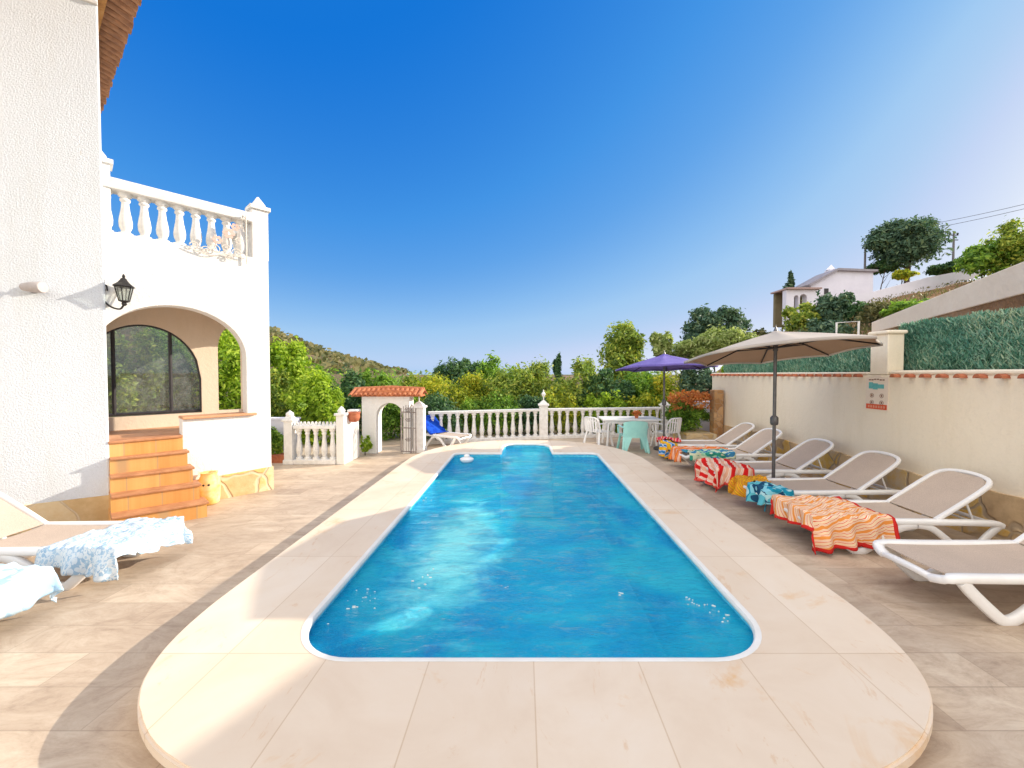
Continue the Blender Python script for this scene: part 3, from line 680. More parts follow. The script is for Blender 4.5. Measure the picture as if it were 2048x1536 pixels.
# wrought flower ornament on the parapet near the corner
def ornament():
    t = thing('wall_ornament', W(.45,-.03,3.55), 'beige wrought metal flower and scroll ornament on the parapet near the corner', 'ornament')
    b = MB(); b.tube([W(.30,-.04,4.25), W(.30,-.04,3.52)], .010, 6); b.tube([W(.30,-.04,4.2), W(.34,-.04,4.24), W(.36,-.04,4.1), W(.33,-.04,4.0)], .008, 6)
    b.build('rod', M['ornament'], t, True)
    b = MB()
    for (t0, z0, r, s) in ((.42,3.66,.07,1), (.56,3.70,.06,-1), (.52,3.57,.05,1), (.68,3.66,.07,1), (.80,3.62,.06,-1), (.92,3.66,.055,1), (.40,3.84,.06,-1)):
        b.tube([W(t0+s*r*(1-k/22)*math.cos(k*.5), -.04, z0+r*(1-k/22)*math.sin(k*.5)) for k in range(20)], .007, 6)
    b.tube(bez([W(.33,-.04,3.6), W(.55,-.04,3.62), W(.75,-.04,3.56), W(1.0,-.04,3.62)], 6), .008, 6)
    b.build('scrolls', M['ornament'], t, True)
    b = MB()
    for (t0, z0, r) in ((.52,3.93,.05), (.66,3.80,.04), (.44,4.04,.035)):
        for k in range(6):
            a = k*PI/3; cc = (t0+r*math.cos(a), z0+r*math.sin(a))
            b.loft([[W(cc[0]+.6*r*math.cos(q*PI/4), -.035-dd, cc[1]+.6*r*math.sin(q*PI/4)) for q in range(8)] for dd in (0, .012)], caps=True)
    b.build('flowers', plain('pink_flower_metal', (.72,.50,.42), (.66,.42,.34), 12), t)
ornament()
# glazed jar at the foot of the wall
j = Vector(W(.83,-.17,0)); t = thing('clay_jar', tuple(j), 'yellow and cream glazed clay jar beside the bottom step', 'jar')
b = MB(); b.lathe([(.08,0), (.115,.03), (.125,.12), (.13,.25), (.12,.36), (.095,.42), (.10,.45), (.11,.46), (.085,.46), (.08,.40)], 20, tuple(j)); b.build('jar_body', M['yellow_glaze'], t, True)
for s in (-1, 1):
    b = MB()
    dr = Vector((math.cos(-1.2+s*.25), math.sin(-1.2+s*.25), 0)); cc = j+dr*.122+Vector((0,0,.3))
    b.lathe([(.018,0), (.014,.006), (.002,.008)], 10, tuple(cc))
    b.tube([cc+dr*-.004, cc+dr*.008], .014, 10)
    b.build('vent_hole', M['iron'], t)

# ------------------------------------------------------------ far balustrade
def finial(b, x, y, z):
    b.lathe([(.035,0), (.012,.03), (.014,.12), (.045,.15), (.06,.20), (.03,.25), (.012,.27), (.02,.29), (.003,.33)], 8, (x,y,z))
def stone_post(b, x, y, w, z1):
    h = w/2
    b.cbox(x-h-.02, y-h-.02, 0, x+h+.02, y+h+.02, .10, .01); b.box(x-h, y-h, .10, x+h, y+h, z1-.05)
    b.cbox(x-h-.035, y-h-.035, z1-.05, x+h+.035, y+h+.035, z1, .012)
    q = lambda r, z: [(x-r,y-r,z), (x+r,y-r,z), (x+r,y+r,z), (x-r,y+r,z)]
    b.loft([q(h,z1), q(h*.85,z1+.03), q(.03,z1+.10)], caps=True)
def railing(parent, A, B, n, zt, rh=.07, bw=.07, r=.062, zb=.10):
    A = Vector(A+(0,)); B = Vector(B+(0,)); u = (B-A).normalized(); s = Vector((-u.y, u.x, 0))
    for nm, (z0, z1, w) in (('plinth_rail', (0, zb, .08)), ('top_rail', (zt-rh, zt, .08))):
        b = MB(); b.hexa([tuple(p+Vector((0,0,z0))) for p in (A-s*w, B-s*w, B+s*w, A+s*w)], [tuple(p+Vector((0,0,z1))) for p in (A-s*w, B-s*w, B+s*w, A+s*w)])
        b.build(nm, M['white_cast'], parent, bevel=.012)
    for i in range(n):
        p = A+(B-A)*((i+.5)/n); add_baluster(parent, (p.x, p.y, zb), zt-rh-zb, r, M['white_cast'])
bal2 = thing('balustrade', (.57, 11.4, 0), 'long white balustrade with turned balusters across the far end of the terrace', 'balustrade')
railing(bal2, (-2.50, 10.48), (.44, 11.36), 14, .865)
railing(bal2, (.70, 11.42), (4.10, 11.92), 15, .865)
for (x, y) in ((.57, 11.39),):
    b = MB(); stone_post(b, x, y, .24, 1.0); finial(b, x, y, 1.08); b.build('post', M['white_cast'], bal2, bevel=.006)
b = MB(); stone_post(b, 4.22, 11.94, .2, .95); b.build('post', M['white_cast'], bal2, bevel=.006)
gp = thing('gate_post', (-2.47, 9.45, 0), 'white post with tall spindle finial between the iron gate and the blue lounger', 'post')
b = MB(); stone_post(b, -2.47, 9.45, .25, 1.10); b.build('shaft', M['white_cast'], gp, bevel=.006)
b = MB(); finial(b, -2.47, 9.45, 1.19); b.build('finial', M['white_cast'], gp, True)

# left low balustrade
fb = thing('balustrade', (-4.2, 8.2, 0), 'short white balustrade with toothed top left of the tiled arch', 'balustrade')
railing(fb, (-4.70, 8.2), (-3.84, 8.2), 5, .80, r=.058)
b = MB()
for i in range(11):
    x = -4.66+i*.078; b.prism([(x-.03,.80), (x+.03,.80), (x+.012,.87), (x-.012,.87)], [], lambda X, z: (X, 8.185, z), lambda X, z: (X, 8.225, z))
b.build('toothed_crest', M['white_cast'], fb)
b = MB(); stone_post(b, -4.80, 8.2, .17, .93); b.lathe([(.05,0), (.075,.05), (.07,.09), (.02,.13), (.002,.15)], 10, (-4.80,8.2,.96)); b.build('post', M['white_cast'], fb, bevel=.005)
wp = thing('garden_pillar', (-3.74, 8.5, 0), 'thick white pillar wall with sunlit right face beside the short balustrade', 'pillar')
b = MB(); b.box(-3.82, 8.12, 0, -3.66, 8.88, 1.0); b.build('wall', M['stucco'], wp, bevel=.01)
b = MB(); b.cbox(-3.85, 8.09, 1.0, -3.63, 8.30, 1.05); b.lathe([(.06,0), (.08,.05), (.03,.12), (.002,.14)], 10, (-3.74,8.2,1.05)); b.cbox(-3.85, 8.70, 1.0, -3.63, 8.91, 1.07); b.build('cap', M['white_cast'], wp)
pt = thing('flower_pot', (-3.58, 8.42, .92), 'round terracotta pot hanging at the top of the white garden pillar', 'flower pot')
b = MB(); b.lathe([(.05,0), (.10,.03), (.125,.10), (.12,.17), (.135,.18), (.135,.21), (.11,.21), (.10,.12)], 16, (-3.58,8.42,.84)); b.build('pot_body', M['pot'], pt, True)
lw = MB(); lw.box(-5.9, 8.62, 0, -4.93, 8.80, .86); lw.box(-5.92, 8.60, .86, -4.92, 8.82, .90); o = lw.build('low_wall', M['far_white'], None); tag(o, 'low grey-white garden wall between the villa corner and the short balustrade', 'wall')
tgh = thing('planter', (-5.2, 8.35, 0), 'low terracotta trough planter on the ground beside the villa corner', 'planter')
b = MB(); b.loft([[(-5.75,8.28,0), (-4.95,8.28,0), (-4.95,8.5,0), (-5.75,8.5,0)], [(-5.78,8.25,.16), (-4.92,8.25,.16), (-4.92,8.53,.16), (-5.78,8.53,.16)]], caps=True); b.build('trough', M['pot'], tgh)

# tiled arch with iron gate
ag = thing('garden_arch', (-3.12, 9.4, 0), 'white garden archway with curved terracotta tile roof', 'archway')
out_ = [(-3.75,0), (-3.41,0), (-3.41,.88)]+[(-3.105-.305*math.cos(PI*i/14), .88+.30*math.sin(PI*i/14)) for i in range(1, 14)]+[(-2.80,.88), (-2.80,0), (-2.64,0), (-2.64,1.36), (-3.75,1.36)]
MB().prism(out_, [], lambda x, z: (x, 9.25, z), lambda x, z: (x, 9.60, z)).build('arch_wall', M['stucco'], ag, bevel=.012)
b = MB(); b.prism([(-3.98,1.33), (-2.36,1.33), (-2.48,1.45), (-3.12,1.49), (-3.80,1.45)], [], lambda x, z: (x, 9.20, z), lambda x, z: (x, 9.65, z))
b.build('roof_bed', M['terracotta'], ag)
b = MB()
for i in range(15):
    x = -3.95+i*.112; zz = 1.34+.02*math.sin(PI*i/14)
    for (sy, ya, yb) in ((1, 9.10, 9.43), (-1, 9.75, 9.43)):
        rr = []
        for (y, z) in ((ya, 1.345), (yb, zz+.15)):
            rr.append([(x+.052*math.cos(PI*q/6), y, z+.05*math.sin(PI*q/6)) for q in range(7)]+[(x+.040*math.cos(PI*q/6), y, z+.036*math.sin(PI*q/6)) for q in range(6, -1, -1)])
        b.loft(rr, caps=True)
b.tube([(-3.98,9.43,1.49), (-3.12,9.43,1.53), (-2.34,9.43,1.49)], .05, 10)
b.build('roof_tiles', M['terracotta'], ag)
ig = thing('iron_gate', (-2.66, 9.12, 0), 'open wrought iron gate leaf folded back beside the tiled archway', 'gate')
b = MB()
for z in (.08, .62, .98): b.tube([(-2.80,9.13,z), (-2.44,9.05,z)], .012, 6)
for i in range(7):
    x = -2.80+i*.06; y = 9.13-.08*i/6; b.tube([(x,y,.06), (x,y,1.05+.10*math.sin(PI*(i+.5)/7))], .009 if 0 < i < 6 else .016, 6)
for (z0, r) in ((.8, .05), (.35, .05), (1.03, .06)):
    for s in (-1, 1): b.tube([(-2.62+s*(.02+r*(1-k/20)*math.cos(k*.5)), 9.07, z0+r*(1-k/20)*math.sin(k*.5)) for k in range(18)], .008, 5)
b.build('gate_leaf', plain('weathered_iron', (.30,.26,.24), (.16,.13,.12), 20, .6), ig)

# ------------------------------------------------------------ right-hand wall
rw = thing('boundary_wall', (5.3, 4, 0), 'long cream rendered wall with terracotta tile coping behind the sun loungers', 'wall')
MB().box(5.16, -3, 0, 5.42, 10.95, 1.84).build('wall', M['cream'], rw, bevel=.015)
b = MB(); b.cbox(5.145, -3.02, 1.84, 5.45, 5.64, 1.90, .02); b.cbox(5.145, 5.97, 1.84, 5.45, 10.97, 1.88, .02); b.build('wall_cap', M['cream'], rw)
b = MB(); y = -2.9
while y < 10.9:
    if not 5.60 < y < 6.00:
        rr = []; z0 = 1.865
        for x in (5.07, 5.30): rr.append([(x, y+.040*math.cos(PI*q/6), z0-.062+.050*math.sin(PI*q/6)) for q in range(7)]+[(x, y+.030*math.cos(PI*q/6), z0-.062+.012*math.sin(PI*q/6)) for q in range(6, -1, -1)])
        b.loft(rr, caps=True)
    y += .205
b.build('cap_tiles', M['pot'], rw)
b = MB(); pts = []
y = -3.0; top = []
while y < 10.95:
    top.append((y, .55+.06*noise.noise((y*1.3, 0, 2))+.03*noise.noise((y*5, 1, 0)))); y += .09
poly = [(-3.0,0), (10.93,0)]+[(a, z) for a, z in reversed(top)]
b.prism(poly, [], lambda Y, z: (5.125, Y, z), lambda Y, z: (5.18, Y, z)); b.build('stone_plinth', M['dark_plinth'], rw)
pl_ = thing('wall_pillar', (5.27, 5.8, 0), 'square cream pillar rising above the tiled wall between the two green screens', 'pillar')
MB().box(5.150, 5.66, 1.842, 5.38, 5.95, 2.42).build('shaft', M['cream'], pl_, bevel=.012)
MB().cbox(5.12, 5.63, 2.42, 5.41, 5.98, 2.47, .015).build('cap', M['cream'], pl_)

def strands(name, y0, y1, ztop, x, n, label):
    t = thing(name, (x, (y0+y1)/2, 1.9), label, 'privacy screen')
    b = MB(); b.leafy = True
    for i in range(n):
        y = R.uniform(y0, y1); zt = ztop(y); z = R.uniform(1.88, zt); l = R.uniform(.03, .08); w = R.uniform(.004, .010)
        xx = x+R.uniform(-.045, .045); dx = R.uniform(-.03, .03); dy = R.uniform(-.06, .06); a = R.uniform(0, PI)
        wx, wy = w*math.cos(a), w*math.sin(a)
        b.add([(xx-wx,y-wy,z), (xx+wx,y+wy,z), (xx+wx*.4+dx,y+wy*.4+dy,z+l), (xx-wx*.4+dx,y-wy*.4+dy,z+l)], [(0,1,2,3)])
    b.build('heather', LM['screen'], t)
    b = MB(); k = 0; y = y0
    while y < y1: b.tube([(x+.06,y,1.85), (x+.06,y,ztop(y)-.03)], .02, 8); y += 1.6
    yy = y0; n2 = 24
    prof = [(y0+(y1-y0)*i/n2) for i in range(n2+1)]
    b.prism([(y0,1.9)]+[(q, ztop(q)-.09) for q in prof]+[(y1,1.9)], [], lambda Y, z: (x+.012, Y, z), lambda Y, z: (x+.022, Y, z))
    b.build('backing_mesh', plain('green_mesh', (.05,.15,.10), (.03,.10,.07), 40, .9), t)
def zt1(y):
    base = 2.54
    if y < 3.9: base += min(.45, (3.9-y)*.35)  # off-frame near end raised to block more sun
    return base+.04*noise.noise((y*3, 0, 0))+.02*noise.noise((y*11, 3, 0))
strands('privacy_screen', .5, 5.9, zt1, 5.56, 95000, 'tall green heather screen above the near part of the tiled wall')
def zt2(y): return 2.34-(y-6)*.055+.04*noise.noise((y*3, 5, 0))
strands('privacy_screen', 6.0, 10.9, zt2, 5.50, 40000, 'lower green heather screen behind the umbrella above the far wall')

# sign on the wall
sg = thing('pool_sign', (5.15, 5.83, 1.57), 'small pool rules sign with teal picture and red bottom band on the cream wall', 'sign')
sy0, sy1, sz0, sz1 = 5.645, 6.01, 1.325, 1.80
b = MB(); b.box(5.148, sy0, sz0, 5.159, sy1, sz1)
b.prism([(sy0+.08,sz1), (sy1-.08,sz1), ((sy0+sy1)/2+.03,sz1+.035), ((sy0+sy1)/2-.03,sz1+.035)], [], lambda y, z: (5.148,y,z), lambda y, z: (5.159,y,z))
b.build('board', plain('sign_board_cream', (.86,.74,.62), (.84,.71,.58), 6, .4), sg)
b = MB(); b.box(5.145, sy0+.012, sz0+.012, 5.147, sy1-.012, sz0+.085); b.build('red_band', plain('sign_red', (.72,.10,.03), (.68,.08,.02), 5, .4), sg)
b = MB()
for i in range(7): b.box(5.143, sy0+.04+i*.042, sz0+.03, 5.1445, sy0+.066+i*.042, sz0+.066)
b.build('band_lettering', plain('sign_text_pink', (.80,.34,.22), None, 5, .5), sg)
b = MB()
yc = (sy0+sy1)/2
b.box(5.1450, yc-.12, sz1-.16, 5.1465, yc-.02, sz1-.10); b.box(5.1450, yc-.019, sz1-.175, 5.1465, yc+.06, sz1-.085); b.box(5.1450, yc+.061, sz1-.165, 5.1465, yc+.13, sz1-.07)
sgm = plain('sign_brown', (.28,.15,.10), None, 5, .5)
b.build('picture', plain('sign_teal', (.10,.42,.42), (.16,.50,.50), 30, .4), sg)
b = MB()
for i in range(6):
    y = sy0+.055+i*.045; z = sz1-.035+(.008 if i in (2, 3) else 0); b.box(5.145, y, z-.009, 5.147, y+.034, z+.009)
for (dy, z0) in ((-.085, .21), (.075, .21), (-.085, .11), (.075, .11)):
    b.build('lettering' if dy == -.085 and z0 == .21 else 'pictogram', sgm, sg); b = MB()
    cy = yc+dy; zz = sz0+z0
    b.tube([(5.146, cy+.03*math.cos(k*PI/6), zz+.03*math.sin(k*PI/6)) for k in range(12)], .003, 4, closed=True)
    b.prism([(cy-.008,zz-.018), (cy+.008,zz-.018), (cy+.014,zz+.006), (cy+.004,zz+.02), (cy-.012,zz+.008)], [], lambda y, z: (5.145,y,z), lambda y, z: (5.147,y,z))
b.build('pictogram', sgm, sg)

# stone post, low wall, planter at the far end of the wall
sp_ = thing('stone_post', (5.0, 10.35, 0), 'tall narrow brown stone-clad post at the far end of the cream wall', 'post')
MB().cbox(4.88, 10.2, 0, 5.12, 10.48, 1.44, .02).build('shaft', M['post_brick'], sp_)
o = MB().box(4.80, 11.3, 0, 5.5, 11.5, 1.08).build('low_wall', M['far_white'], None, bevel=.02); tag(o, 'low pale wall behind the rust-coloured flowering bush', 'wall')
pn = thing('planter', (4.4, 10.6, 0), 'low golden stone planter bed under the rust-flowered bush', 'planter')
MB().slab([(4.15,10.15), (4.86,10.0), (4.86,11.1), (4.15,11.1)], 0, .34).build('bed_wall', M['plinth'], pn, bevel=.02)

# ------------------------------------------------------------ sun loungers
def make_lounger(label, group):
    t = thing('sun_lounger', (0,0,0), label, 'sun lounger', group)
    hw = .305
    b = MB()
    for s in (-1, 1):
        b.tube(bez([(.0,s*.20,.285), (.015,s*.275,.31), (.08,s*hw,.335), (.5,s*hw,.33), (1.2,s*hw,.33), (1.75,s*hw,.325), (1.86,s*hw,.30)], 6), .030, 10, w=.080)
    b.tube(bez([(.0,-.21,.285), (-.02,-.1,.30), (-.02,.1,.30), (.0,.21,.285)], 5), .022, 10, w=.06)
    b.tube([(1.22,-hw,.325), (1.22,hw,.325)], .018, 8); b.tube([(1.84,-hw,.30), (1.84,hw,.30)], .02, 8); b.tube([(.62,-hw,.30), (.62,hw,.30)], .016, 8)
    b.build('frame', M['plastic'], t, True, True)
    for s in (-1, 1):
        y = s*(hw+.012)
        b = MB(); b.tube(bez([(.10,y,.315), (.17,y,.235), (.30,y,.11), (.40,y,.028), (.47,y,.025), (.56,y,.075), (.72,y,.20), (.86,y,.275), (1.0,y,.305)], 5), .026, 10, w=.084, up=(0,1,0))
        b.build('leg', M['plastic'], t, True, True)
        b = MB(); b.tube(bez([(1.02,y,.30), (1.16,y,.27), (1.32,y,.15), (1.45,y,.028), (1.53,y,.025), (1.62,y,.09), (1.72,y,.20), (1.83,y,.30)], 5), .022, 10, w=.066, up=(0,1,0))
        b.build('leg', M['plastic'], t, True, True)
    b = MB(); rs = []
    for i in range(15):
        x = .035+i*(1.19/14); inset = .292-.05*max(0, 1-(x-.035)/.09); sag = -.012*math.sin(PI*i/14)
        rs.append([(x, -inset+2*inset*k/10, .352+sag-.010*math.sin(PI*k/10)) for k in range(11)]+[(x, inset-2*inset*k/10, .343+sag-.010*math.sin(PI*k/10)) for k in range(11)])
    b.loft(rs, caps=True); b.build('seat', M['sling'], t, True, True)
    # backrest, raised
    th = math.radians(34); hx, hz_ = 1.235, .345
    def Bk(l, y, o=0): return (hx+l*math.cos(th)-o*math.sin(th), y, hz_+l*math.sin(th)+o*math.cos(th))
    b = MB(); b.tube(bez([Bk(0,-.285), Bk(.25,-.29), Bk(.55,-.285), Bk(.68,-.25), Bk(.735,-.14), Bk(.75,0), Bk(.735,.14), Bk(.68,.25), Bk(.55,.285), Bk(.25,.29), Bk(0,.285)], 5), .020, 10, w=.045, up=Vector(Bk(0,0,1))-Vector(Bk(0,0,0)))
    b.build('back_frame', M['plastic'], t, True, True)
    b = MB(); rs = []
    for i in range(13):
        l = .01+i*.705/12; ins = .262 if l < .55 else .262*math.sqrt(max(.2, 1-((l-.55)/.21)**2))
        sg_ = -.012*math.sin(PI*i/12)
        rs.append([Bk(l,-ins+2*ins*k/10,.010+sg_) for k in range(11)]+[Bk(l,ins-2*ins*k/10,.002+sg_) for k in range(11)])
    b.loft(rs, caps=True); b.build('backrest', M['sling'], t, True, True)
    b = MB()
    for s in (-1, 1): b.tube([Bk(.42,s*.2,-.02), (1.70,s*.2,.30)], .011, 8)
    b.tube([(1.70,-.2,.30), (1.70,.2,.30)], .011, 8); b.tube([(1.70,-.29,.31), (1.70,-.2,.30)], .010, 8); b.tube([(1.70,.29,.31), (1.70,.2,.30)], .010, 8)
    b.build('back_support', M['plastic'], t, True, True)
    return t
G1 = 'sun loungers in a row along the cream wall'
rows = [(3.14, 3.235, .0, 'bare taupe and white sun lounger nearest the camera on the right'),
        (3.03, 4.42, -.035, 'taupe sun lounger carrying the orange wavy striped towel'),
        (3.08, 5.36, .04, 'taupe sun lounger carrying the teal and yellow towels'),
        (3.05, 6.52, -.01, 'taupe sun lounger carrying the red and white towel behind the umbrella pole'),
        (3.05, 7.68, .05, 'taupe sun lounger carrying the rust and green towels'),
        (3.08, 8.75, -.03, 'taupe sun lounger farthest along the cream wall, with yellow-blue and crimson towels')]
proto = None; loungers = []
for i, (x, y, a, lab) in enumerate(rows):
    if proto is None: proto = make_lounger(lab, G1); o = proto
    else: o = copy_tree(proto); o['label'] = lab
    o.location = (x, y, 0); o.rotation_euler = (0,0,a); loungers.append(o)
G2 = 'sun loungers beside the villa'
lefts = [(-3.53, 3.72, PI+.03, 'taupe sun lounger with white towel in front of the villa plinth'), (-3.70, 2.70, PI-.02, 'sun lounger at the left edge of the picture under a pale blue fringed towel')]
for (x, y, a, lab) in lefts:
    o = copy_tree(proto); o['label'] = lab; o['group'] = G2; o.location = (x, y, 0); o.rotation_euler = (0,0,a); loungers.append(o)
o = copy_tree(proto); o['label'] = 'small white sun lounger with royal blue towel in front of the far balustrade'; del o['group']
o.location = (-1.45, 9.80, 0); o.rotation_euler = (0,0,PI-.55); o.scale = (.70, .85, .95); loungers.append(o)
far_l = o

# towels: a sheet laid over the foot end of a lounger, hanging where it leaves the frame
def drape(name, label, mat, lo, x0, x1, y0, y1, seed=0, hangk=1.0, wr=1.0, rot=0.0, nx=46, ny=46, group=None, zt=.362, back=False):
    th = math.radians(34)
    vs = []; uv = {}
    cx, cy = (x0+x1)/2, (y0+y1)/2
    for j in range(ny+1):
        for i in range(nx+1):
            a = x0+(x1-x0)*i/nx; c = y0+(y1-y0)*j/ny
            da, dc = a-cx, c-cy
            a2 = cx+da*math.cos(rot)-dc*math.sin(rot); c2 = cy+da*math.sin(rot)+dc*math.cos(rot)
            ex = max(0, -.02-a2); ey = max(0, abs(c2)-.335)
            x = max(a2, -.02) if not back else a2; y = max(-.335, min(.335, c2))
            if back and a2 > 1.235:
                l = a2-1.235; z = .365+l*math.sin(th); x = 1.235+l*math.cos(th); ex = 0
                if l > .76: z -= (l-.76)*1.6*.9; x = 1.235+.76*math.cos(th)+.03
            else: z = zt
            r_ = .06
            drop = math.hypot(ex, ey)
            w1 = noise.noise((a*5+seed, c*5, seed)); w2 = noise.noise((a*11+seed, c*11, seed*2.3))
            crease = abs(math.sin(a*9+c*6+3*w1+seed))**6+abs(math.sin(a*5-c*11+2.5*w2+seed*2))**8
            z += wr*(.018*w1+.007*w2+.011*crease)+.010*wr
            z -= drop*hangk
            fl_ = wr*(.05*math.sin((c if ex > ey else a)*26+seed)+.05*w1)*min(1, drop*4)
            if ex > 0: x -= .025+.10*ex+fl_*.8*(ex/(drop+1e-5))
            if ey > 0: y += math.copysign(.02+.10*ey+fl_*.8*(ey/(drop+1e-5)), c2)
            zmin = .025+.02*abs(w2)
            if z < zmin: z = zmin+.003*(i % 2)
            k = len(vs); vs.append((x, y, z)); uv[k] = (i/nx, j/ny)
    b = MB(); b.uv = uv
    b.add(vs, [(j*(nx+1)+i, j*(nx+1)+i+1, (j+1)*(nx+1)+i+1, (j+1)*(nx+1)+i) for j in range(ny) for i in range(nx)])
    o = b.build(name, mat, None, True, solid=.008)
    tag(o, label, 'towel', group)
    o.location = lo.location; o.rotation_euler = lo.rotation_euler; o.scale = lo.scale
    return o
GT = 'beach towels laid over the sun loungers'
drape('towel', 'orange and white wavy striped beach towel with red border over a lounger foot', M['t_orange'], loungers[1], -.20, .74, -.66, .44, 1.2, .95, 1.3, .10, 60, 60, GT)
drape('towel', 'teal and turquoise patterned beach towel over the lounger beside the umbrella pole', M['t_teal'], loungers[2], -.24, .30, -.50, .02, 2.4, .9, 1.2, .15, 44, 44, GT)
drape('towel', 'yellow and dark red patterned beach towel folded next to the teal towel', M['t_yellow'], loungers[2], -.30, .30, .03, .52, 3.1, .85, 1.6, -.12, 44, 44, GT, zt=.372)
drape('towel', 'red and white striped beach towel hanging to the ground over a lounger foot', M['t_red'], loungers[3], -.34, .50, -.62, .38, 4.7, .95, 1.5, .12, 60, 60, GT)
drape('towel', 'rust orange beach towel lying lengthwise on the lounger', M['t_rust'], loungers[4], -.28, .95, -.05, .46, 5.5, .9, 1.2, .05, 50, 40, GT)
drape('towel', 'green patterned beach towel at the near edge of the same lounger as the rust towel', M['t_green'], loungers[4], -.02, .85, -.46, -.02, 6.5, .9, 1.3, .03, 44, 34, GT, zt=.368)
drape('towel', 'yellow and blue striped beach towel over the farthest wall-side lounger foot', M['t_mix'], loungers[5], -.34, .16, -.46, .12, 7.5, .9, 1.3, .1, 44, 40, GT)
drape('towel', 'crimson beach towel bunched behind the yellow and blue towel', M['t_pink'], loungers[5], -.06, .42, .0, .46, 8.5, .9, 2.0, -.2, 44, 40, GT, zt=.375)
drape('towel', 'white towel with blue flecks over the lounger in front of the villa plinth', M['t_white'], loungers[6], -.20, .50, -.52, .58, 9.5, .95, 1.1, -.25, 60, 60, GT)
drape('towel', 'pale blue fringed towel on the lounger at the left edge of the picture', M['t_pale'], loungers[7], -.28, .95, -.52, .55, 10.5, .95, .9, .12, 60, 60, GT)
drape('towel', 'royal blue towel over the back of the far white lounger', M['t_blue'], far_l, 1.12, 2.25, -.36, .36, 11.5, 1, .5, 0, 40, 24, None, back=True)
# ------------------------------------------------------------ umbrellas
def umbrella(name, loc, rad, ztop, zrim, ncor, mat, polem, label, tilt, a0, shade_layer=None):
    t = thing(name, (loc[0], loc[1], 0), label, 'umbrella')
    tx, ty = tilt; cx, cy = loc
    def T(x, y, z):  # tilt about the hub
        return (cx+x, cy+y, z+x*tx+y*ty)
    b = MB(); zc = ztop-.04
    seg = 8; rows_ = 12; rs = []
    for r in range(rows_+1):
        f = r/rows_; ring = []
        for c in range(ncor):
            for s in range(seg):
                w = s/seg; an0 = a0+2*PI*c/ncor; an1 = a0+2*PI*(c+1)/ncor
                p = Vector((math.cos(an0), math.sin(an0)))*(1-w)+Vector((math.cos(an1), math.sin(an1)))*w
                edge = math.sin(PI*w)
                rr = max(.015, rad*f)*(1-.035*edge*f)
                z = zc-(zc-zrim)*(f**1.12)-.035*edge*f*(1-f)*4*.5+.02*edge*f*f
                ring.append(T(p.x*rr, p.y*rr, z))
        rs.append(ring)
    b.loft(rs, caps=False)
    # valance hem
    hem = [[(x, y, z) for x, y, z in rs[-1]], [(x, y, z-.035) for x, y, z in rs[-1]]]
    b.loft(hem)
    b.build('canopy', mat, t, True, solid=.004)
    if shade_layer:
        b = MB(); b.loft([[(x, y, z-.006) for x, y, z in r_] for r_ in rs]); b.build('canopy_shade_layer', shade_layer, t, True)  # extra dark sheet that paints the shade under the canopy
    b = MB()
    cap = []
    for q, zz in ((.17,-.055), (.12,-.02), (.02,.02)): cap.append([T(q*math.cos(a0+2*PI*c/ncor), q*math.sin(a0+2*PI*c/ncor), zc+zz) for c in range(ncor)])
    b.loft(cap, caps=True); b.build('top_vent', mat, t)
    b = MB(); b.tube([(cx, cy, .05), (cx, cy, ztop-.02)], .024, 12); b.lathe([(.035,0), (.035,.10), (.028,.12)], 12, (cx,cy,ztop-.32)); b.lathe([(.03,0), (.012,.05), (.002,.09)], 10, (cx,cy,ztop-.02)); b.build('pole', polem, t, True)
    b = MB(); b.lathe([(.045,-.07), (.055,-.04), (.055,.04), (.03,.07)], 12, (cx,cy,1.16)); b.tube([(cx,cy,1.16), (cx-.05,cy-.06,1.16)], .018, 8); b.tube([(cx-.05,cy-.06,1.16), (cx-.05,cy-.06,1.23)], .008, 8); b.build('crank', polem, t, True)
    b = MB(); b.lathe([(.24,0), (.24,.04), (.20,.065), (.05,.075), (.04,.20), (.03,.21)], 24, (cx,cy,0)); b.build('base', M['grey_metal'], t, True)
    for c in range(ncor):
        an = a0+2*PI*c/ncor; u = (math.cos(an), math.sin(an)); b = MB()
        P = [T(u[0]*rad*f, u[1]*rad*f, zc-(zc-zrim)*(f**1.12)-.018) for f in (0.02, .25, .5, .75, .99)]
        b.tube(P, .010, 6)
        b.tube([T(u[0]*.03, u[1]*.03, ztop-.27), T(u[0]*rad*.52, u[1]*rad*.52, zc-(zc-zrim)*(.52**1.12)-.02)], .008, 6)
        b.build('rib', M['iron'], t, True)
umbrella('parasol', (3.74, 5.95), 1.26, 2.51, 2.16, 8, M['canopy'], M['grey_metal'], 'large taupe parasol on grey pole between the loungers', (.05, -.105), PI/8, M['shade_layer'])
umbrella('parasol', (3.43, 9.75), 1.18, 2.36, 2.00, 8, M['purple'], M['grey_metal'], 'smaller purple parasol beyond the taupe one', (.02, -.05), PI/8)

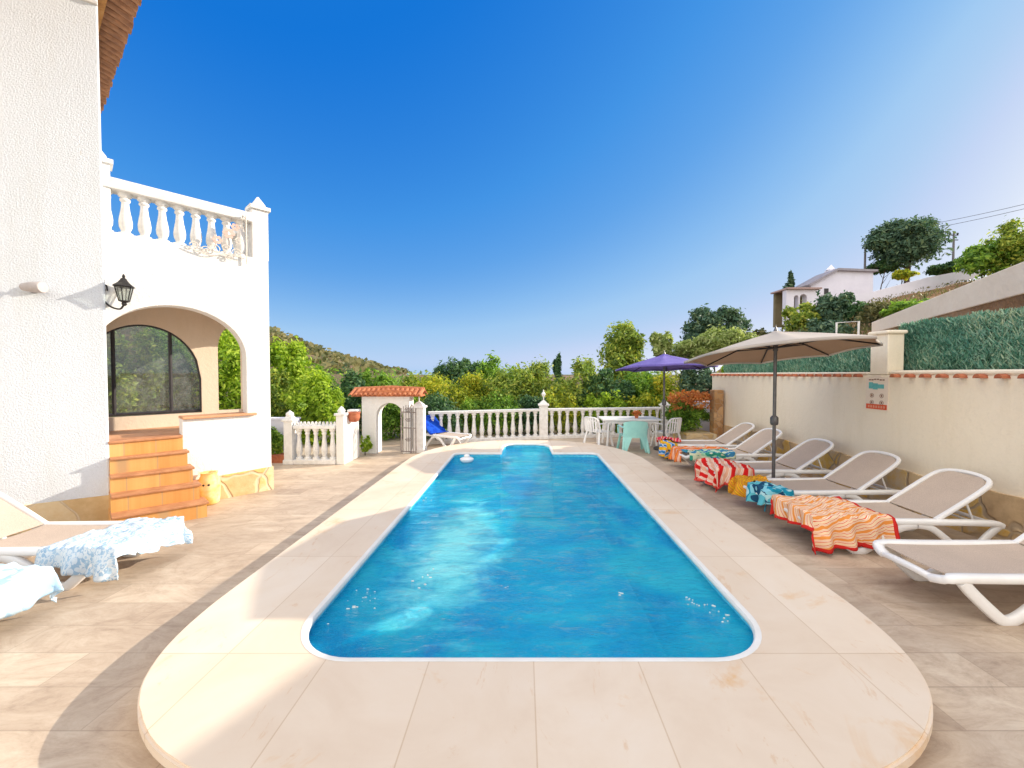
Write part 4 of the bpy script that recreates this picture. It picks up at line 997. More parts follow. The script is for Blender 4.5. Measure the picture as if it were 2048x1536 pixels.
# ------------------------------------------------------------ far table and chairs
tb = thing('garden_table', (2.75, 10.35, 0), 'white plastic table behind the mint chair at the end of the pool', 'table')
b = MB(); b.slab([(2.05,10.0), (3.45,10.0), (3.5,10.05), (3.5,10.75), (3.45,10.8), (2.05,10.8), (2.0,10.75), (2.0,10.05)], .675, .71); b.build('tabletop', M['plastic'], tb, bevel=.01)
for (x, y) in ((2.12,10.1), (3.38,10.1), (2.12,10.7), (3.38,10.7)): MB().tube([(x+(.04 if x < 2.5 else -.04),y,.675), (x,y,0)], .03, 10).build('leg', M['plastic'], tb, True)
b = MB(); b.box(2.10, 10.07, .60, 3.40, 10.10, .675); b.box(2.10, 10.70, .60, 3.40, 10.73, .675); b.build('apron', M['plastic'], tb)
def chair(label, mat, loc, rz, h=.74, w=.52, name='garden_chair', solid_back=False, group=None, open_=True):
    t = thing(name, (0,0,0), label, 'chair', group)
    hw = w/2
    b = MB(); rs = []
    for i in range(6):
        y = -.22+i*.088; rs.append([(x*hw*.92/1, y, .40-.01*math.sin(PI*i/5)) for x in (-1,-.5,0,.5,1)]+[(x*hw*.92, y, .375) for x in (1,.5,0,-.5,-1)])
    b.loft(rs, caps=True); b.build('seat', mat, t, True, True)
    for (sx, sy) in ((-1,-1), (1,-1), (-1,1), (1,1)):
        MB().tube(bez([(sx*hw*.80, sy*.19, .40), (sx*hw*.92, sy*.235, .20), (sx*hw*1.02, sy*.27, 0)], 4), .018, 8, w=.06, up=(0,1,0)).build('leg', mat, t, True, True)
    b = MB()
    def bp(a, z): return (hw*math.sin(a)*1.0, -.16-.13*math.cos(a)-(z-.40)*.12, z)
    if solid_back:
        n = 15; rs = []
        zz = [.36+(h-.36)*k/7 for k in range(8)]
        for k, z in enumerate(zz):
            cur = []
            for q in range(n):
                a = -1.25+2.5*q/(n-1); zq = z if k < 7 else z-.03*abs(a)**2
                cur.append(bp(a, zq))
            cur += [(x*.95, y+.012, z_) for x, y, z_ in reversed(cur)]
            rs.append(cur)
        b.loft(rs, caps=True)
        # flared skirt panels down to the legs
        for s in (-1, 1):
            b.loft([[bp(s*a, .38) for a in (1.25, .9, .55, .30)]+[(x_, y_+.012, z_) for x_, y_, z_ in [bp(s*a, .38) for a in (.30, .55, .9, 1.25)]],
                    [(x_*1.12, y_-.03, .02) for x_, y_, z_ in [bp(s*a, .38) for a in (1.25, 1.0, .85, .72)]]+[(x_*1.12, y_-.018, .02) for x_, y_, z_ in [bp(s*a, .38) for a in (.72, .85, 1.0, 1.25)]]], caps=True)
    else:
        b.tube(bez([bp(-1.3,.40), bp(-1.2,.6), bp(-.8,h-.02), bp(0,h), bp(.8,h-.02), bp(1.2,.6), bp(1.3,.40)], 5), .016, 8, w=.045)
        for a in (-.8,-.5,-.2,.1,.4,.7): b.tube([bp(a,.39), bp(a,h-.01)], .007, 6, w=.05, up=(0,1,0))
    b.build('backrest', mat, t, True, True)
    for s in (-1, 1):
        b = MB(); b.tube(bez([bp(s*1.15,.60), (s*hw*1.05,-.02,.61), (s*hw*1.03,.18,.59), (s*hw*.98,.21,.40)], 5), .014, 8, w=.05)
        b.build('armrest', mat, t, True, True)
    t.location = loc; t.rotation_euler = (0,0,rz); return t
chair('mint green plastic chair with solid back turned to the camera', M['mint'], (2.62, 9.55, 0), .0, .76, .60, solid_back=True)
chair('white slatted plastic chair at the left end of the white table', M['plastic'], (1.92, 10.25, 0), -.9, .76, .50)
chair('white slatted plastic chair at the right end of the table, by the purple parasol pole', M['plastic'], (3.62, 10.1, 0), .5, .76, .50)
fp = thing('flower_pot', (2.92, 10.3, .71), 'small pink flowers in a pot on the white table', 'flower pot')
MB().lathe([(.04,0), (.055,.08), (.06,.085), (.045,.085), (.04,.05)], 12, (2.92,10.3,.712)).build('pot_body', M['pot'], fp, True)
b = MB(); b.leafy = True
for k in range(120):
    c = Vector((2.92+R.gauss(0,.05), 10.3+R.gauss(0,.04), .84+R.gauss(0,.03))); u = Vector((R.gauss(0,1), R.gauss(0,1), R.gauss(0,1))).normalized()*.018; v = u.orthogonal().normalized()*.018
    b.add([c-u-v, c+u-v, c+u+v, c-u+v], [(0,1,2,3)])
b.build('blooms', LM['redleaf'], fp)

# ------------------------------------------------------------ hillside structures
pp = thing('parapet_wall', (8.75, 7, 2), 'sloping-looking cream parapet on a brown stone base above the green screen', 'wall')
PA, PB, PC_, PD = Vector((12.3,14,0)), Vector((8.75,7,0)), Vector((8.42,6.35,0)), Vector((6.95,3.45,0))
def wallseg(b, A, B, za0, za1, zb0, zb1, th=.25):
    u = (B-A).normalized(); s = Vector((-u.y, u.x, 0))*th/2
    b.hexa([(A.x-s.x,A.y-s.y,za0), (B.x-s.x,B.y-s.y,zb0), (B.x+s.x,B.y+s.y,zb0), (A.x+s.x,A.y+s.y,za0)], [(A.x-s.x,A.y-s.y,za1), (B.x-s.x,B.y-s.y,zb1), (B.x+s.x,B.y+s.y,zb1), (A.x+s.x,A.y+s.y,za1)])
b = MB(); wallseg(b, PA, PC_, 3.28, 3.66, 3.22, 3.79); wallseg(b, PC_, PD, 3.0, 3.98, 3.0, 3.98, .27); b.build('parapet', M['far_cream'], pp, bevel=.02)  # second segment: unseen raised extension, added to block the sun
b = MB(); wallseg(b, PA, PD, 1.5, 3.285, 1.5, 3.225, .20); b.build('stone_base', M['earth'], pp)
uh = thing('hill_house', (28, 36, 8), 'pale lavender-white house with low hipped roof on the hillside', 'house')
Yh = 36
def hb(px0, py0, px1, py1, ya, yb): return (X_(px0,Yh), ya, Z_(py1,Yh), X_(px1,Yh), yb, Z_(py0,Yh))
b = MB(); b.prism([(X_(1618,Yh),Z_(660,Yh)), (X_(1742,Yh),Z_(660,Yh)), (X_(1742,Yh),Z_(545,Yh)), (X_(1668,Yh),Z_(543,Yh)), (X_(1618,Yh),Z_(570,Yh))], [], lambda x, z: (x, Yh, z), lambda x, z: (x, Yh+2.2, z))
b.build('wall', M['far_white'], uh)
b = MB(); b.prism([(X_(1610,Yh),Z_(571,Yh)), (X_(1668,Yh),Z_(539,Yh)), (X_(1746,Yh),Z_(542,Yh)), (X_(1746,Yh),Z_(546,Yh)), (X_(1668,Yh),Z_(543.5,Yh)), (X_(1612,Yh),Z_(575,Yh))], [], lambda x, z: (x, Yh-.3, z), lambda x, z: (x, Yh+2.5, z))
rfh = b.build('roof', plain('grey_roof', (.36,.33,.36), (.28,.26,.29), 3, .8), uh)
b = MB(); x = X_(1681,Yh); b.box(x-.35, Yh+1, Z_(543,Yh), x+.35, Yh+1.7, Z_(534,Yh)); b.lathe([(.5,0), (.02,.5)], 4, (x,Yh+1.35,Z_(534,Yh))); b.build('chimney', M['far_white'], rfh)
b = MB(); wx0, wx1 = X_(1583,Yh-2), X_(1622,Yh-2); Ya = Yh-2
hl = [[(X_(q,Ya)-w, Z_(635,Ya))]+[(X_(q,Ya)-w*math.cos(PI*i/8), Z_(596,Ya)+w*math.sin(PI*i/8)) for i in range(9)]+[(X_(q,Ya)+w, Z_(635,Ya))] for q, w in ((1590,.20), (1604,.30))]
b.prism([(X_(1570,Ya),Z_(650,Ya)), (X_(1630,Ya),Z_(650,Ya)), (X_(1630,Ya),Z_(580,Ya)), (X_(1570,Ya),Z_(580,Ya))], hl, lambda x, z: (x, Ya, z), lambda x, z: (x, Ya+.5, z))
b.build('veranda_wall', M['far_white'], uh)
b = MB(); b.box(X_(1567,Ya), Ya-.3, Z_(580,Ya), X_(1636,Ya), Ya+2, Z_(577,Ya)); b.build('veranda_roof', plain('faded_tile', (.50,.36,.33), (.40,.28,.26), 4, .9), uh)
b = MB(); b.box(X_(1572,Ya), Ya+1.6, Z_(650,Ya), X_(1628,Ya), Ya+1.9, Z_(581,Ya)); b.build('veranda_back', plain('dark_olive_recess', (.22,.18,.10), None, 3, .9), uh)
b = MB(); b.box(X_(1645,Yh), Yh-.05, Z_(590,Yh), X_(1653,Yh), Yh+.02, Z_(578,Yh)); wq = b.build('window', M['frame_black'], uh)
lw2 = thing('garden_wall', (32, 33, 9), 'long pale garden wall climbing the hillside beside the house', 'wall')
b = MB(); Yw = 33
b.prism([(X_(1700,Yw),Z_(618,Yw)), (X_(1740,Yw),Z_(612,Yw)), (X_(1965,Yw),Z_(552,Yw)), (X_(1965,Yw),Z_(534,Yw)), (X_(1850,Yw),Z_(556,Yw)), (X_(1740,Yw),Z_(585,Yw)), (X_(1700,Yw),Z_(590,Yw))], [], lambda x, z: (x, Yw, z), lambda x, z: (x, Yw+.4, z))
b.build('wall', M['far_white'], lw2)
b = MB(); Yq = 35
b.prism([(X_(1742,Yq),Z_(556,Yq)), (X_(1796,Yq),Z_(566,Yq)), (X_(1790,Yq),Z_(556,Yq)), (X_(1768,Yq),Z_(547,Yq)), (X_(1742,Yq),Z_(546,Yq))], [], lambda x, z: (x, Yq, z), lambda x, z: (x, Yq+.3, z))

# white metal frame
gf = thing('pergola_frame', (11.3, 14.2, 2), 'thin white metal frame standing behind the large parasol', 'frame')
Yg = 14.2
b = MB(); b.tube([(X_(1671,Yg),Yg,1.2), (X_(1671,Yg),Yg,Z_(646,Yg)), (X_(1715,Yg),Yg,Z_(643,Yg)), (X_(1715,Yg),Yg,1.2)], .035, 6); b.build('frame_bars', M['plastic'], gf)
def pole(px, yt, yb, Y, lab, arms=True):
    t = thing('utility_pole', (X_(px,Y), Y, Z_(yb,Y)), lab, 'pole'); b = MB(); x = X_(px,Y)
    b.tube([(x,Y,Z_(yb,Y)-2), (x,Y,Z_(yt,Y))], [.12,.09], 8); b.build('shaft', plain('pole_wood', (.20,.19,.20), None, 4, .9), t)
    if arms:
        b = MB()
        for k, zz in enumerate((.25, .75)): b.tube([(x-.45,Y,Z_(yt,Y)-zz), (x+.45,Y,Z_(yt,Y)-zz)], .05, 6)
        for q in (-.4, 0, .4): b.lathe([(.06,0), (.09,.08), (.04,.2)], 6, (x+q,Y,Z_(yt,Y)-.2))
        b.build('crossarm', M['iron'], t)
pole(1900, 468, 540, 42, 'utility pole with crossarms right of the big round tree on the hill')
pole(1725, 493, 560, 42, 'thin utility pole left of the big round tree on the hill', False)
b = MB()
Yc = 42
for k, (dy) in enumerate((0, 9)):
    P = []
    for i in range(13):
        f = i/12; px = 1865+f*330; py = 449-f*78+dy+16*f*(1-f); P.append((X_(px,Yc-f*10), Yc-f*10, Z_(py, Yc-f*10)))
    b.tube(P, .022, 4)
o = b.build('power_line', M['iron'], None); tag(o, 'thin overhead power cables crossing the upper right sky', 'cable')

# ------------------------------------------------------------ vegetation
def leaves(b, center, radii, n, size, nl=8, flat=.5, clump=9, spread=.16, seed=0, shell=.72, up=.25, tight=False):
    rr = random.Random(seed); cx, cy, cz = center; ax, ay, az = radii
    lobes = []
    for k in range(nl):
        a = rr.uniform(0, 2*PI); e = rr.uniform(-.6, .95); q = math.sqrt(max(0, 1-e*e)); s = rr.uniform(.40, .62); m = rr.uniform(.42, .66)
        lobes.append((q*math.cos(a)*m, q*math.sin(a)*m, e*m, s))
    if tight: lobes = [(x*.55, y*.55, z*.5, .52) for x, y, z, s in lobes]
    lobes.append((0, 0, 0, .62))
    for k in range(nl):  # stray shoots beyond the main mass
        a = rr.uniform(0, 2*PI); e = rr.uniform(.0, .98); q = math.sqrt(1-e*e); lobes.append((q*math.cos(a)*.88, q*math.sin(a)*.88, e*.88, rr.uniform(.12, .2)))
    made = 0
    while made < n:
        lx, ly, lz, ls = rr.choice(lobes)
        u = Vector((rr.gauss(0,1), rr.gauss(0,1), rr.gauss(0,1))).normalized(); r = ls*(shell+(1-shell)*rr.random()**.6)
        r *= 1+.55*noise.noise((u.x*2.5+seed, u.y*2.5+lx*9, u.z*2.5))
        c = Vector(((lx+u.x*r)*ax, (ly+u.y*r)*ay, (lz+u.z*r)*az))
        if noise.noise((c.x*1.9/ax+seed, c.y*1.9/ay, c.z*1.9/az)) < -.30: continue
        for q in range(clump):
            p = c+Vector((rr.gauss(0,spread*ax), rr.gauss(0,spread*ay), rr.gauss(0,spread*az)))*.5
            if cz+p.z < .02 and cz < 3: p.z = .02-cz+rr.random()*.1
            nrm = (u+Vector((rr.gauss(0,.7), rr.gauss(0,.7), rr.gauss(0,.7)+up))).normalized()
            t1 = nrm.orthogonal().normalized(); t1.rotate(Matrix.Rotation(rr.uniform(0, 2*PI), 3, nrm)); t2 = nrm.cross(t1)
            s = size*rr.uniform(.5, 1.7); P = Vector((cx, cy, cz))+p
            b.add([P-t1*s, P-t2*s*.42+nrm*s*.1, P+t1*s, P+t2*s*.42+nrm*s*.1], [(0,1,2,3)])
        made += clump
def trunk(b, x, y, z0, z1, r, rr, nl=5):
    pts = [(x+rr.uniform(-.06,.06)*k, y+rr.uniform(-.06,.06)*k, z0+(z1-z0)*k/4) for k in range(5)]
    b.tube(bez(pts, 3), [r*(1-.6*i/12) for i in range(13)], 8)
    for k in range(nl):
        f = rr.uniform(.35, .9); a = rr.uniform(0, 2*PI); l = (z1-z0)*rr.uniform(.25, .5); s = Vector((x, y, z0+(z1-z0)*f))
        e = s+Vector((math.cos(a)*l*.7, math.sin(a)*l*.7, l*.6)); b.tube([s, (s+e)/2+Vector((0,0,-.05)), e], [r*.4, r*.28, r*.12], 6)
veg_i = [0]
def plant(name, cat, label, px, ytop, hw, Y, mat, n=5000, size=.06, zb=None, group=None, ydep=None, nl=8, ybot=None, spread=.16, trunk_r=.07, shell=.7, tr=True, ground=-.35, tight=False):
    veg_i[0] += 1
    x = X_(px, Y); ax = hw*Y/800; zt = Z_(ytop, Y)
    zl = Z_(ybot, Y) if ybot else (zb if zb is not None else ground)
    az = (zt-zl)/2/1.02; cz = (zt+zl)/2
    t = thing(name, (x, Y, ground), label, cat, group)
    rr = random.Random(veg_i[0]*31)
    b = MB(); trunk(b, x, Y, ground, max(ground+.3, cz), trunk_r, rr); b.build('trunk', M['bark'], t, True)
    b = MB(); b.leafy = True
    leaves(b, (x, Y, cz), (ax, ydep or ax, az), n, size, nl, seed=veg_i[0]*7+1, spread=spread, shell=shell, tight=tight)
    b.build('crown', LM[mat], t)
    return t
GB = 'shrubs and trees behind the terrace'
# left of the tiled arch and behind the villa
plant('fruit_tree', 'tree', 'bright lime green fruit tree right beside the villa corner', 572, 688, 62, 12.2, 'lime', 9000, .060, group=GB)
plant('fruit_tree', 'tree', 'green leafy fruit tree behind the short toothed balustrade', 628, 752, 52, 10.6, 'lime', 8000, .052, group=GB)
plant('fruit_tree', 'tree', 'yellow-green tree between the villa corner tree and the tiled arch', 655, 738, 48, 13.5, 'green', 7000, .06, group=GB)
plant('shrub', 'shrub', 'reddish olive shrub low behind the short balustrade near the villa', 556, 745, 34, 10.8, 'olive', 4500, .045, group=GB)
plant('shrub', 'shrub', 'dark green shrub immediately left of the tiled arch roof', 700, 752, 40, 11.6, 'dark', 6000, .055, group=GB)
plant('shrub', 'shrub', 'dark green hedge mass above the tiled arch', 755, 742, 62, 15.5, 'green', 7000, .07, group=GB)
plant('shrub', 'shrub', 'dense green foliage seen through the tiled arch opening', 785, 775, 55, 11.6, 'green', 7000, .045, group=GB)
plant('shrub', 'shrub', 'rounded clipped yellow-green bush behind the blue lounger', 905, 745, 84, 13.4, 'yellow', 13000, .045, ydep=1.0, nl=5, shell=.8, group=GB)
plant('shrub', 'shrub', 'olive green bush between tiled arch and yellow bush', 838, 748, 60, 14.5, 'olive', 8000, .055, group=GB)
plant('tree', 'tree', 'dark feathery tree tops behind the yellow bush', 905, 716, 38, 24, 'dark', 4500, .10, group=GB)
plant('tree', 'tree', 'green leafy tree top just right of the yellow bush', 988, 712, 52, 20, 'green', 6000, .09, group=GB)
plant('tree', 'tree', 'dark tree top between yellow bush and mottled olive hedge', 945, 716, 34, 26, 'dark', 4000, .11, group=GB)
plant('shrub', 'shrub', 'mottled olive and brown bush left of the centre post', 1022, 738, 66, 14, 'olive', 9000, .055, group=GB)
plant('shrub', 'shrub', 'golden olive bush directly behind the centre post', 1094, 728, 58, 14.4, 'olive', 9000, .055, group=GB)
plant('tree', 'tree', 'small dark conifer tip rising above the golden hedge', 1117, 712, 11, 28, 'dark', 2500, .10, nl=2, group=GB)
plant('shrub', 'shrub', 'grey green bush right of the centre post', 1165, 718, 52, 14, 'olive', 8000, .055, group=GB)
plant('shrub', 'shrub', 'dark blue-green bush below the tall lime tree', 1215, 742, 55, 13.4, 'dark', 8000, .055, group=GB)
plant('tree', 'tree', 'tall lime and olive tree left of the purple parasol', 1240, 652, 50, 18, 'olive', 10000, .085, ybot=800, group=GB)
plant('shrub', 'shrub', 'green shrub under the purple parasol canopy', 1285, 742, 50, 13.6, 'green', 8000, .05, group=GB)
plant('shrub', 'shrub', 'yellow lime shrub right of the purple parasol pole', 1338, 738, 44, 13.2, 'yellow', 6500, .05, group=GB)
plant('shrub', 'shrub', 'dark blue-green conifer shrub beside the end of the cream wall', 1392, 728, 42, 13.0, 'blue', 8000, .05, group=GB)
plant('shrub', 'shrub', 'bright yellow-green low shrub peeking over the centre balustrade', 1118, 775, 38, 12.6, 'yellow', 4500, .045, group=GB)
plant('shrub', 'shrub', 'low green shrub behind the right balustrade section', 1205, 785, 48, 12.7, 'lime', 5500, .045, group=GB)
plant('shrub', 'shrub', 'low golden shrub behind the mint chair', 1285, 778, 46, 12.8, 'yellow', 5500, .045, group=GB)
plant('shrub', 'shrub', 'low dark shrub behind the left balustrade section', 985, 782, 62, 12.4, 'green', 7000, .045, group=GB)
plant('shrub', 'shrub', 'low dark green shrub behind the blue lounger', 880, 792, 50, 11.6, 'dark', 5000, .045, group=GB)
plant('shrub', 'shrub', 'dark shrub low behind the centre post', 1065, 792, 50, 12.6, 'dark', 5000, .045, group=GB)
plant('banana_plant', 'plant', 'pale spiky plant top above the purple parasol', 1322, 660, 20, 16.5, 'pale', 1500, .10, nl=3, ybot=735, group=GB)
plant('pine_tree', 'tree', 'dark blue-green pine above the left part of the taupe parasol', 1425, 618, 62, 26, 'blue', 10000, .11, ybot=720, group=GB, shell=.6)
plant('shrub', 'shrub', 'pale yellow-green bush in front of the dark pine', 1450, 655, 60, 17, 'pale', 8000, .07, ybot=735, group=GB)
plant('shrub', 'shrub', 'pale olive bush at the left tip of the taupe parasol', 1375, 682, 40, 17, 'pale', 5000, .07, ybot=745, group=GB)
plant('shrub', 'shrub', 'lime hedge just above the far end of the cream wall', 1465, 722, 42, 12.6, 'lime', 4000, .05, group=GB)
# behind the villa porch
GV = 'shrubs behind the villa porch'
plant('shrub', 'shrub', 'olive bush seen through the left of the porch window', 258, 640, 62, 9.6, 'olive', 8000, .055, group=GV)
plant('shrub', 'shrub', 'green bush seen through the middle of the porch window', 330, 655, 60, 11, 'green', 7000, .06, group=GV)
plant('shrub', 'shrub', 'dark bush seen through the right of the porch window', 395, 690, 48, 11, 'dark', 5000, .055, group=GV)
plant('fruit_tree', 'tree', 'bright lime foliage seen through the narrow porch arch', 470, 640, 58, 10.6, 'lime', 9000, .055, group=GV)
# hill vegetation
# foam flecks where the jets break the surface
b = MB(); rr = random.Random(3)
for (px, py, n, s) in ((655, 1205, 10, .05), (735, 1195, 12, .06), (700, 1215, 5, .05), (625, 1262, 12, .05), (1392, 1210, 8, .04), (1432, 1226, 14, .06), (1245, 1198, 3, .02), (1010, 1180, 4, .03), (835, 1000, 16, .10), (865, 965, 16, .10), (850, 1165, 9, .10)):
    Y = 1.795*800/(py-748); X = X_(px, Y)
    for k in range(n):
        x = X+rr.gauss(0, s); y = Y+rr.gauss(0, s*1.3); r = rr.uniform(.002, .006)
        if not (-1.44 < x < 1.53 and 2.44 < y < 8.5): continue
        b.lathe([(r, -.010), (r*.9, .001), (r*.3, .003)], 6, (x, y, .056), rr.uniform(1, 3), .8)
tag(b.build('foam', M['rim'], None, True), 'white foam flecks floating on the pool water', 'foam', kind='stuff')
GH = 'trees and bushes on the right hillside'
def hp(*a, **k):
    px, Y = a[3], a[6]; x = X_(px, Y); k['ground'] = hz(x, Y); k['group'] = GH; plant(*a, **k)
hp('pine_tree', 'tree', 'big round dark green tree on the hilltop', 1808, 446, 74, 40, 'blue', 17000, .17, ybot=560, trunk_r=.3, shell=.55, tight=True)
hp('cypress', 'tree', 'narrow dark cypress left of the hillside house', 1573, 545, 11, 38, 'blue', 2600, .14, ybot=640, nl=2)
hp('cypress', 'tree', 'short dark cypress hard against the left of the hillside house', 1563, 592, 9, 37, 'blue', 2000, .14, ybot=660, nl=2)
hp('shrub', 'shrub', 'olive bush below the veranda of the hillside house', 1603, 612, 42, 29, 'olive', 5000, .13, ybot=690)
hp('shrub', 'shrub', 'dark blue-green bush in front of the lavender house wall', 1668, 588, 40, 28, 'blue', 7000, .13, ybot=690)
hp('shrub', 'shrub', 'dark green bush lower right of the lavender house', 1718, 608, 30, 27, 'dark', 5000, .12, ybot=690)
hp('shrub', 'shrub', 'grey green bush low above the parasol top', 1640, 640, 46, 22, 'blue', 6000, .10, ybot=710)
hp('shrub', 'shrub', 'small dark bush at the foot of the hillside left of the house', 1520, 655, 30, 26, 'scrub', 3500, .12, ybot=720)
hp('shrub', 'shrub', 'dry olive bush at the foot of the brown bank', 1765, 605, 38, 22, 'scrub', 5000, .09, ybot=665)
hp('shrub', 'shrub', 'green bush lying along the top of the cream parapet', 1830, 603, 48, 19, 'green', 6000, .075, ybot=640)
hp('shrub', 'shrub', 'bright yellow bush under the big round tree', 1798, 543, 20, 37, 'yellow', 1800, .13, ybot=562)
hp('shrub', 'shrub', 'green bush at the right end of the pale garden wall', 1962, 492, 42, 30, 'green', 6500, .13, ybot=562)
hp('shrub', 'shrub', 'yellow-green bush at the upper right edge of the picture', 2035, 446, 52, 29, 'olive', 8000, .13, ybot=560)
hp('shrub', 'shrub', 'dark low bush behind the big round tree trunk', 1760, 522, 26, 41, 'dark', 3000, .15, ybot=552)
hp('shrub', 'shrub', 'dark low bush beside the utility pole', 1890, 528, 30, 41, 'dark', 3000, .15, ybot=552)
b = MB(); b.leafy = True; rr = random.Random(5)
for k in range(16000):
    u = rr.uniform(.50, 1.35); y = rr.uniform(16, 36); x = u*y
    if noise.noise((x*.35, y*.35, 7)) < -.05: continue
    c = Vector((x, y, hz(x, y)+.05+rr.random()*.3)); s = rr.uniform(.06, .14); t1 = Vector((rr.gauss(0,1), rr.gauss(0,1), rr.gauss(0,.5))).normalized()*s; t2 = Vector((rr.gauss(0,.4), rr.gauss(0,.4), 1)).normalized()*s*1.2
    b.add([c-t1*.4, c+t1*.4, c+t1*.2+t2, c-t1*.2+t2], [(0,1,2,3)])
tag(b.build('hillside_scrub', LM['scrub'], None), 'dry scrub covering the brown bank above the parapet', 'scrub', kind='stuff')
b = MB(); b.leafy = True
for k in range(26000):
    v = Vector(rr.choice(hillv)); 
    if v.z < 2: continue
    c = v+Vector((rr.gauss(0,1.4), rr.gauss(0,2.2), rr.uniform(-.6,.9))); s = rr.uniform(.35, .9); u = Vector((rr.gauss(0,1), rr.gauss(0,1), rr.gauss(0,1))).normalized()*s; w = u.orthogonal().normalized()*s*.8
    b.add([c-u-w, c+u-w, c+u+w, c-u+w], [(0,1,2,3)])
tag(b.build('hill_scrub', LM['scrub'], None), 'low dark scrub dotting the far brown hill', 'scrub', kind='stuff')
# planter bush: green below, rust flowers above
t = plant('flowering_bush', 'shrub', 'bush with rust red flowers over green leaves in the golden stone planter', 1374, 800, 40, 10.75, 'green', 7000, .035, zb=.15, ground=.2)
b = MB(); b.leafy = True; leaves(b, (4.40, 10.62, 1.12), (.60, .42, .30), 2600, .032, 6, seed=99, clump=6); b.build('flowers', LM['redleaf'], t)
t = thing('shrub', (-3.55, 9.0, 0), 'small yellow-green plant at the foot of the tiled arch pillar', 'plant'); b = MB(); b.leafy = True
leaves(b, (-3.60, 9.05, .22), (.13, .13, .24), 900, .03, 4, seed=44); b.build('leaves', LM['lime'], t)
b = MB(); b.tube([(-3.6,9.05,0), (-3.6,9.05,.3)], .012, 6); b.build('stem', M['bark'], t)
t = thing('shrub', (-5.3, 9.0, 0), 'low green plant in the gap between villa corner and short balustrade', 'plant'); b = MB(); b.leafy = True
leaves(b, (-5.35, 8.42, .40), (.35, .12, .32), 2600, .035, 5, seed=45); b.build('leaves', LM['green'], t)
b = MB(); b.tube([(-5.35,8.42,.1), (-5.35,8.42,.4)], .012, 6); b.build('stem', M['bark'], t)

# ------------------------------------------------------------ light, sky, camera
SUN = Vector((2.45, .97, 1.0)).normalized()
sl = bpy.data.lights.new('sun', 'SUN'); sl.energy = 2.3; sl.angle = math.radians(.5); sl.color = (1.0, .90, .76)
so = bpy.data.objects.new('sun', sl); C.objects.link(so); so.rotation_euler = (-SUN).to_track_quat('-Z', 'Y').to_euler()
w = bpy.data.worlds.new('World'); bpy.context.scene.world = w; w.use_nodes = True
nt = w.node_tree; nt.nodes.clear()
sk = nt.nodes.new('ShaderNodeTexSky'); sk.sky_type = 'NISHITA'; sk.sun_disc = False
sk.sun_elevation = math.asin(SUN.z); sk.sun_rotation = math.atan2(SUN.x, SUN.y)
sk.air_density = 1.0; sk.dust_density = .5; sk.ozone_density = 1.0; sk.altitude = 0
bg = nt.nodes.new('ShaderNodeBackground'); bg.inputs['Strength'].default_value = .15
wo = nt.nodes.new('ShaderNodeOutputWorld'); 
EXP = 1.55
K = .15*2**EXP
def lin(c): return tuple((v/255/12.92 if v < 10.3 else ((v/255+.055)/1.055)**2.4) for v in c)
sp_ = nt.nodes.new('ShaderNodeSeparateColor'); nt.links.new(sk.outputs[0], sp_.inputs[0])
f = math_(nt, 'MULTIPLY', sp_.outputs[0], .1)
blue = ramp(nt, f, [(.087, lin((22,118,216))), (.145, lin((68,149,230))), (.20, lin((98,165,234))), (.28, lin((136,188,240))), (.36, lin((162,203,243))), (.45, lin((176,208,243))), (.58, lin((198,215,246))), (.80, lin((222,232,250)))])
glow = math_(nt, 'MULTIPLY', math_(nt, 'MINIMUM', math_(nt, 'MAXIMUM', math_(nt, 'SUBTRACT', sp_.outputs[0], 8.0), 0.0), 22.0), .16)
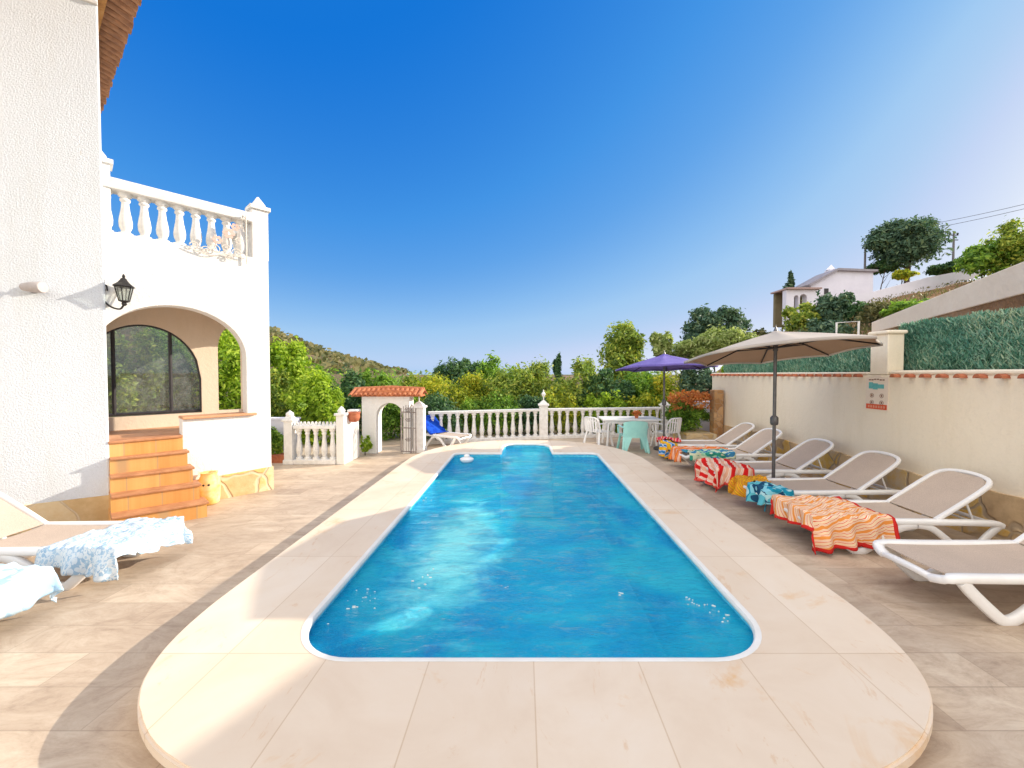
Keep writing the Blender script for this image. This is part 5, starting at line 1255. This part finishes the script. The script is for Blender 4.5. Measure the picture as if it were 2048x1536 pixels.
def scalec(c, k):
    v = N(nt, 'ShaderNodeVectorMath', operation='SCALE')
    if hasattr(c, 'is_linked'): L(nt, c, v.inputs[0])
    else: v.inputs[0].default_value = c
    if hasattr(k, 'is_linked'): L(nt, k, v.inputs['Scale'])
    else: v.inputs['Scale'].default_value = k
    return v.outputs[0]
def addc(x, y):
    v = N(nt, 'ShaderNodeVectorMath', operation='ADD'); L(nt, x, v.inputs[0]); L(nt, y, v.inputs[1]); return v.outputs[0]
clear = addc(blue, scalec((1.0,.80,.60), glow))
# unseen bright clouds added as fill, behind the photographer and overhead
tc = N(nt, 'ShaderNodeTexCoord'); sx = N(nt, 'ShaderNodeSeparateXYZ'); L(nt, tc.outputs['Generated'], sx.inputs[0])
def mr(v, a, b):
    m = N(nt, 'ShaderNodeMapRange'); m.interpolation_type = 'SMOOTHSTEP'; L(nt, v, m.inputs[0]); m.inputs[1].default_value = a; m.inputs[2].default_value = b; return m.outputs[0]
back = mr(math_(nt, 'SUBTRACT', math_(nt, 'MULTIPLY', sx.outputs[0], -.5), sx.outputs[1]), .10, .42)
topm = mr(sx.outputs[2], .76, .92)
nn = N(nt, 'ShaderNodeTexNoise'); nn.inputs['Scale'].default_value = 3.0; nn.inputs['Detail'].default_value = 6; L(nt, tc.outputs['Generated'], nn.inputs['Vector'])
cov = mr(nn.outputs[0], .30, .52)
mask = math_(nt, 'MULTIPLY', math_(nt, 'MAXIMUM', back, topm), cov)
fill_cloud = scalec((2.60, 2.46, 2.26), mr(nn.outputs[0], -.3, .8))
sky = mixc(nt, mask, clear, fill_cloud)
L(nt, scalec(sky, 1/K), bg.inputs[0]); nt.links.new(bg.outputs[0], wo.inputs[0])
cam = bpy.data.cameras.new('camera'); co = bpy.data.objects.new('camera', cam); C.objects.link(co)
co.location = (0, 0, EYE); co.rotation_euler = (math.radians(90-1.43), 0, 0)
cam.sensor_width = 36; cam.lens = 800/2048*36; cam.shift_x = -23/2048; cam.clip_end = 3000; cam.clip_start = .05
sc = bpy.context.scene; sc.camera = co
sc.render.engine = 'CYCLES'
sc.cycles.max_bounces = 8; sc.cycles.transparent_max_bounces = 12
sc.view_settings.view_transform = 'Standard'; sc.view_settings.look = 'None'; sc.view_settings.exposure = 1.55; sc.view_settings.gamma = 1
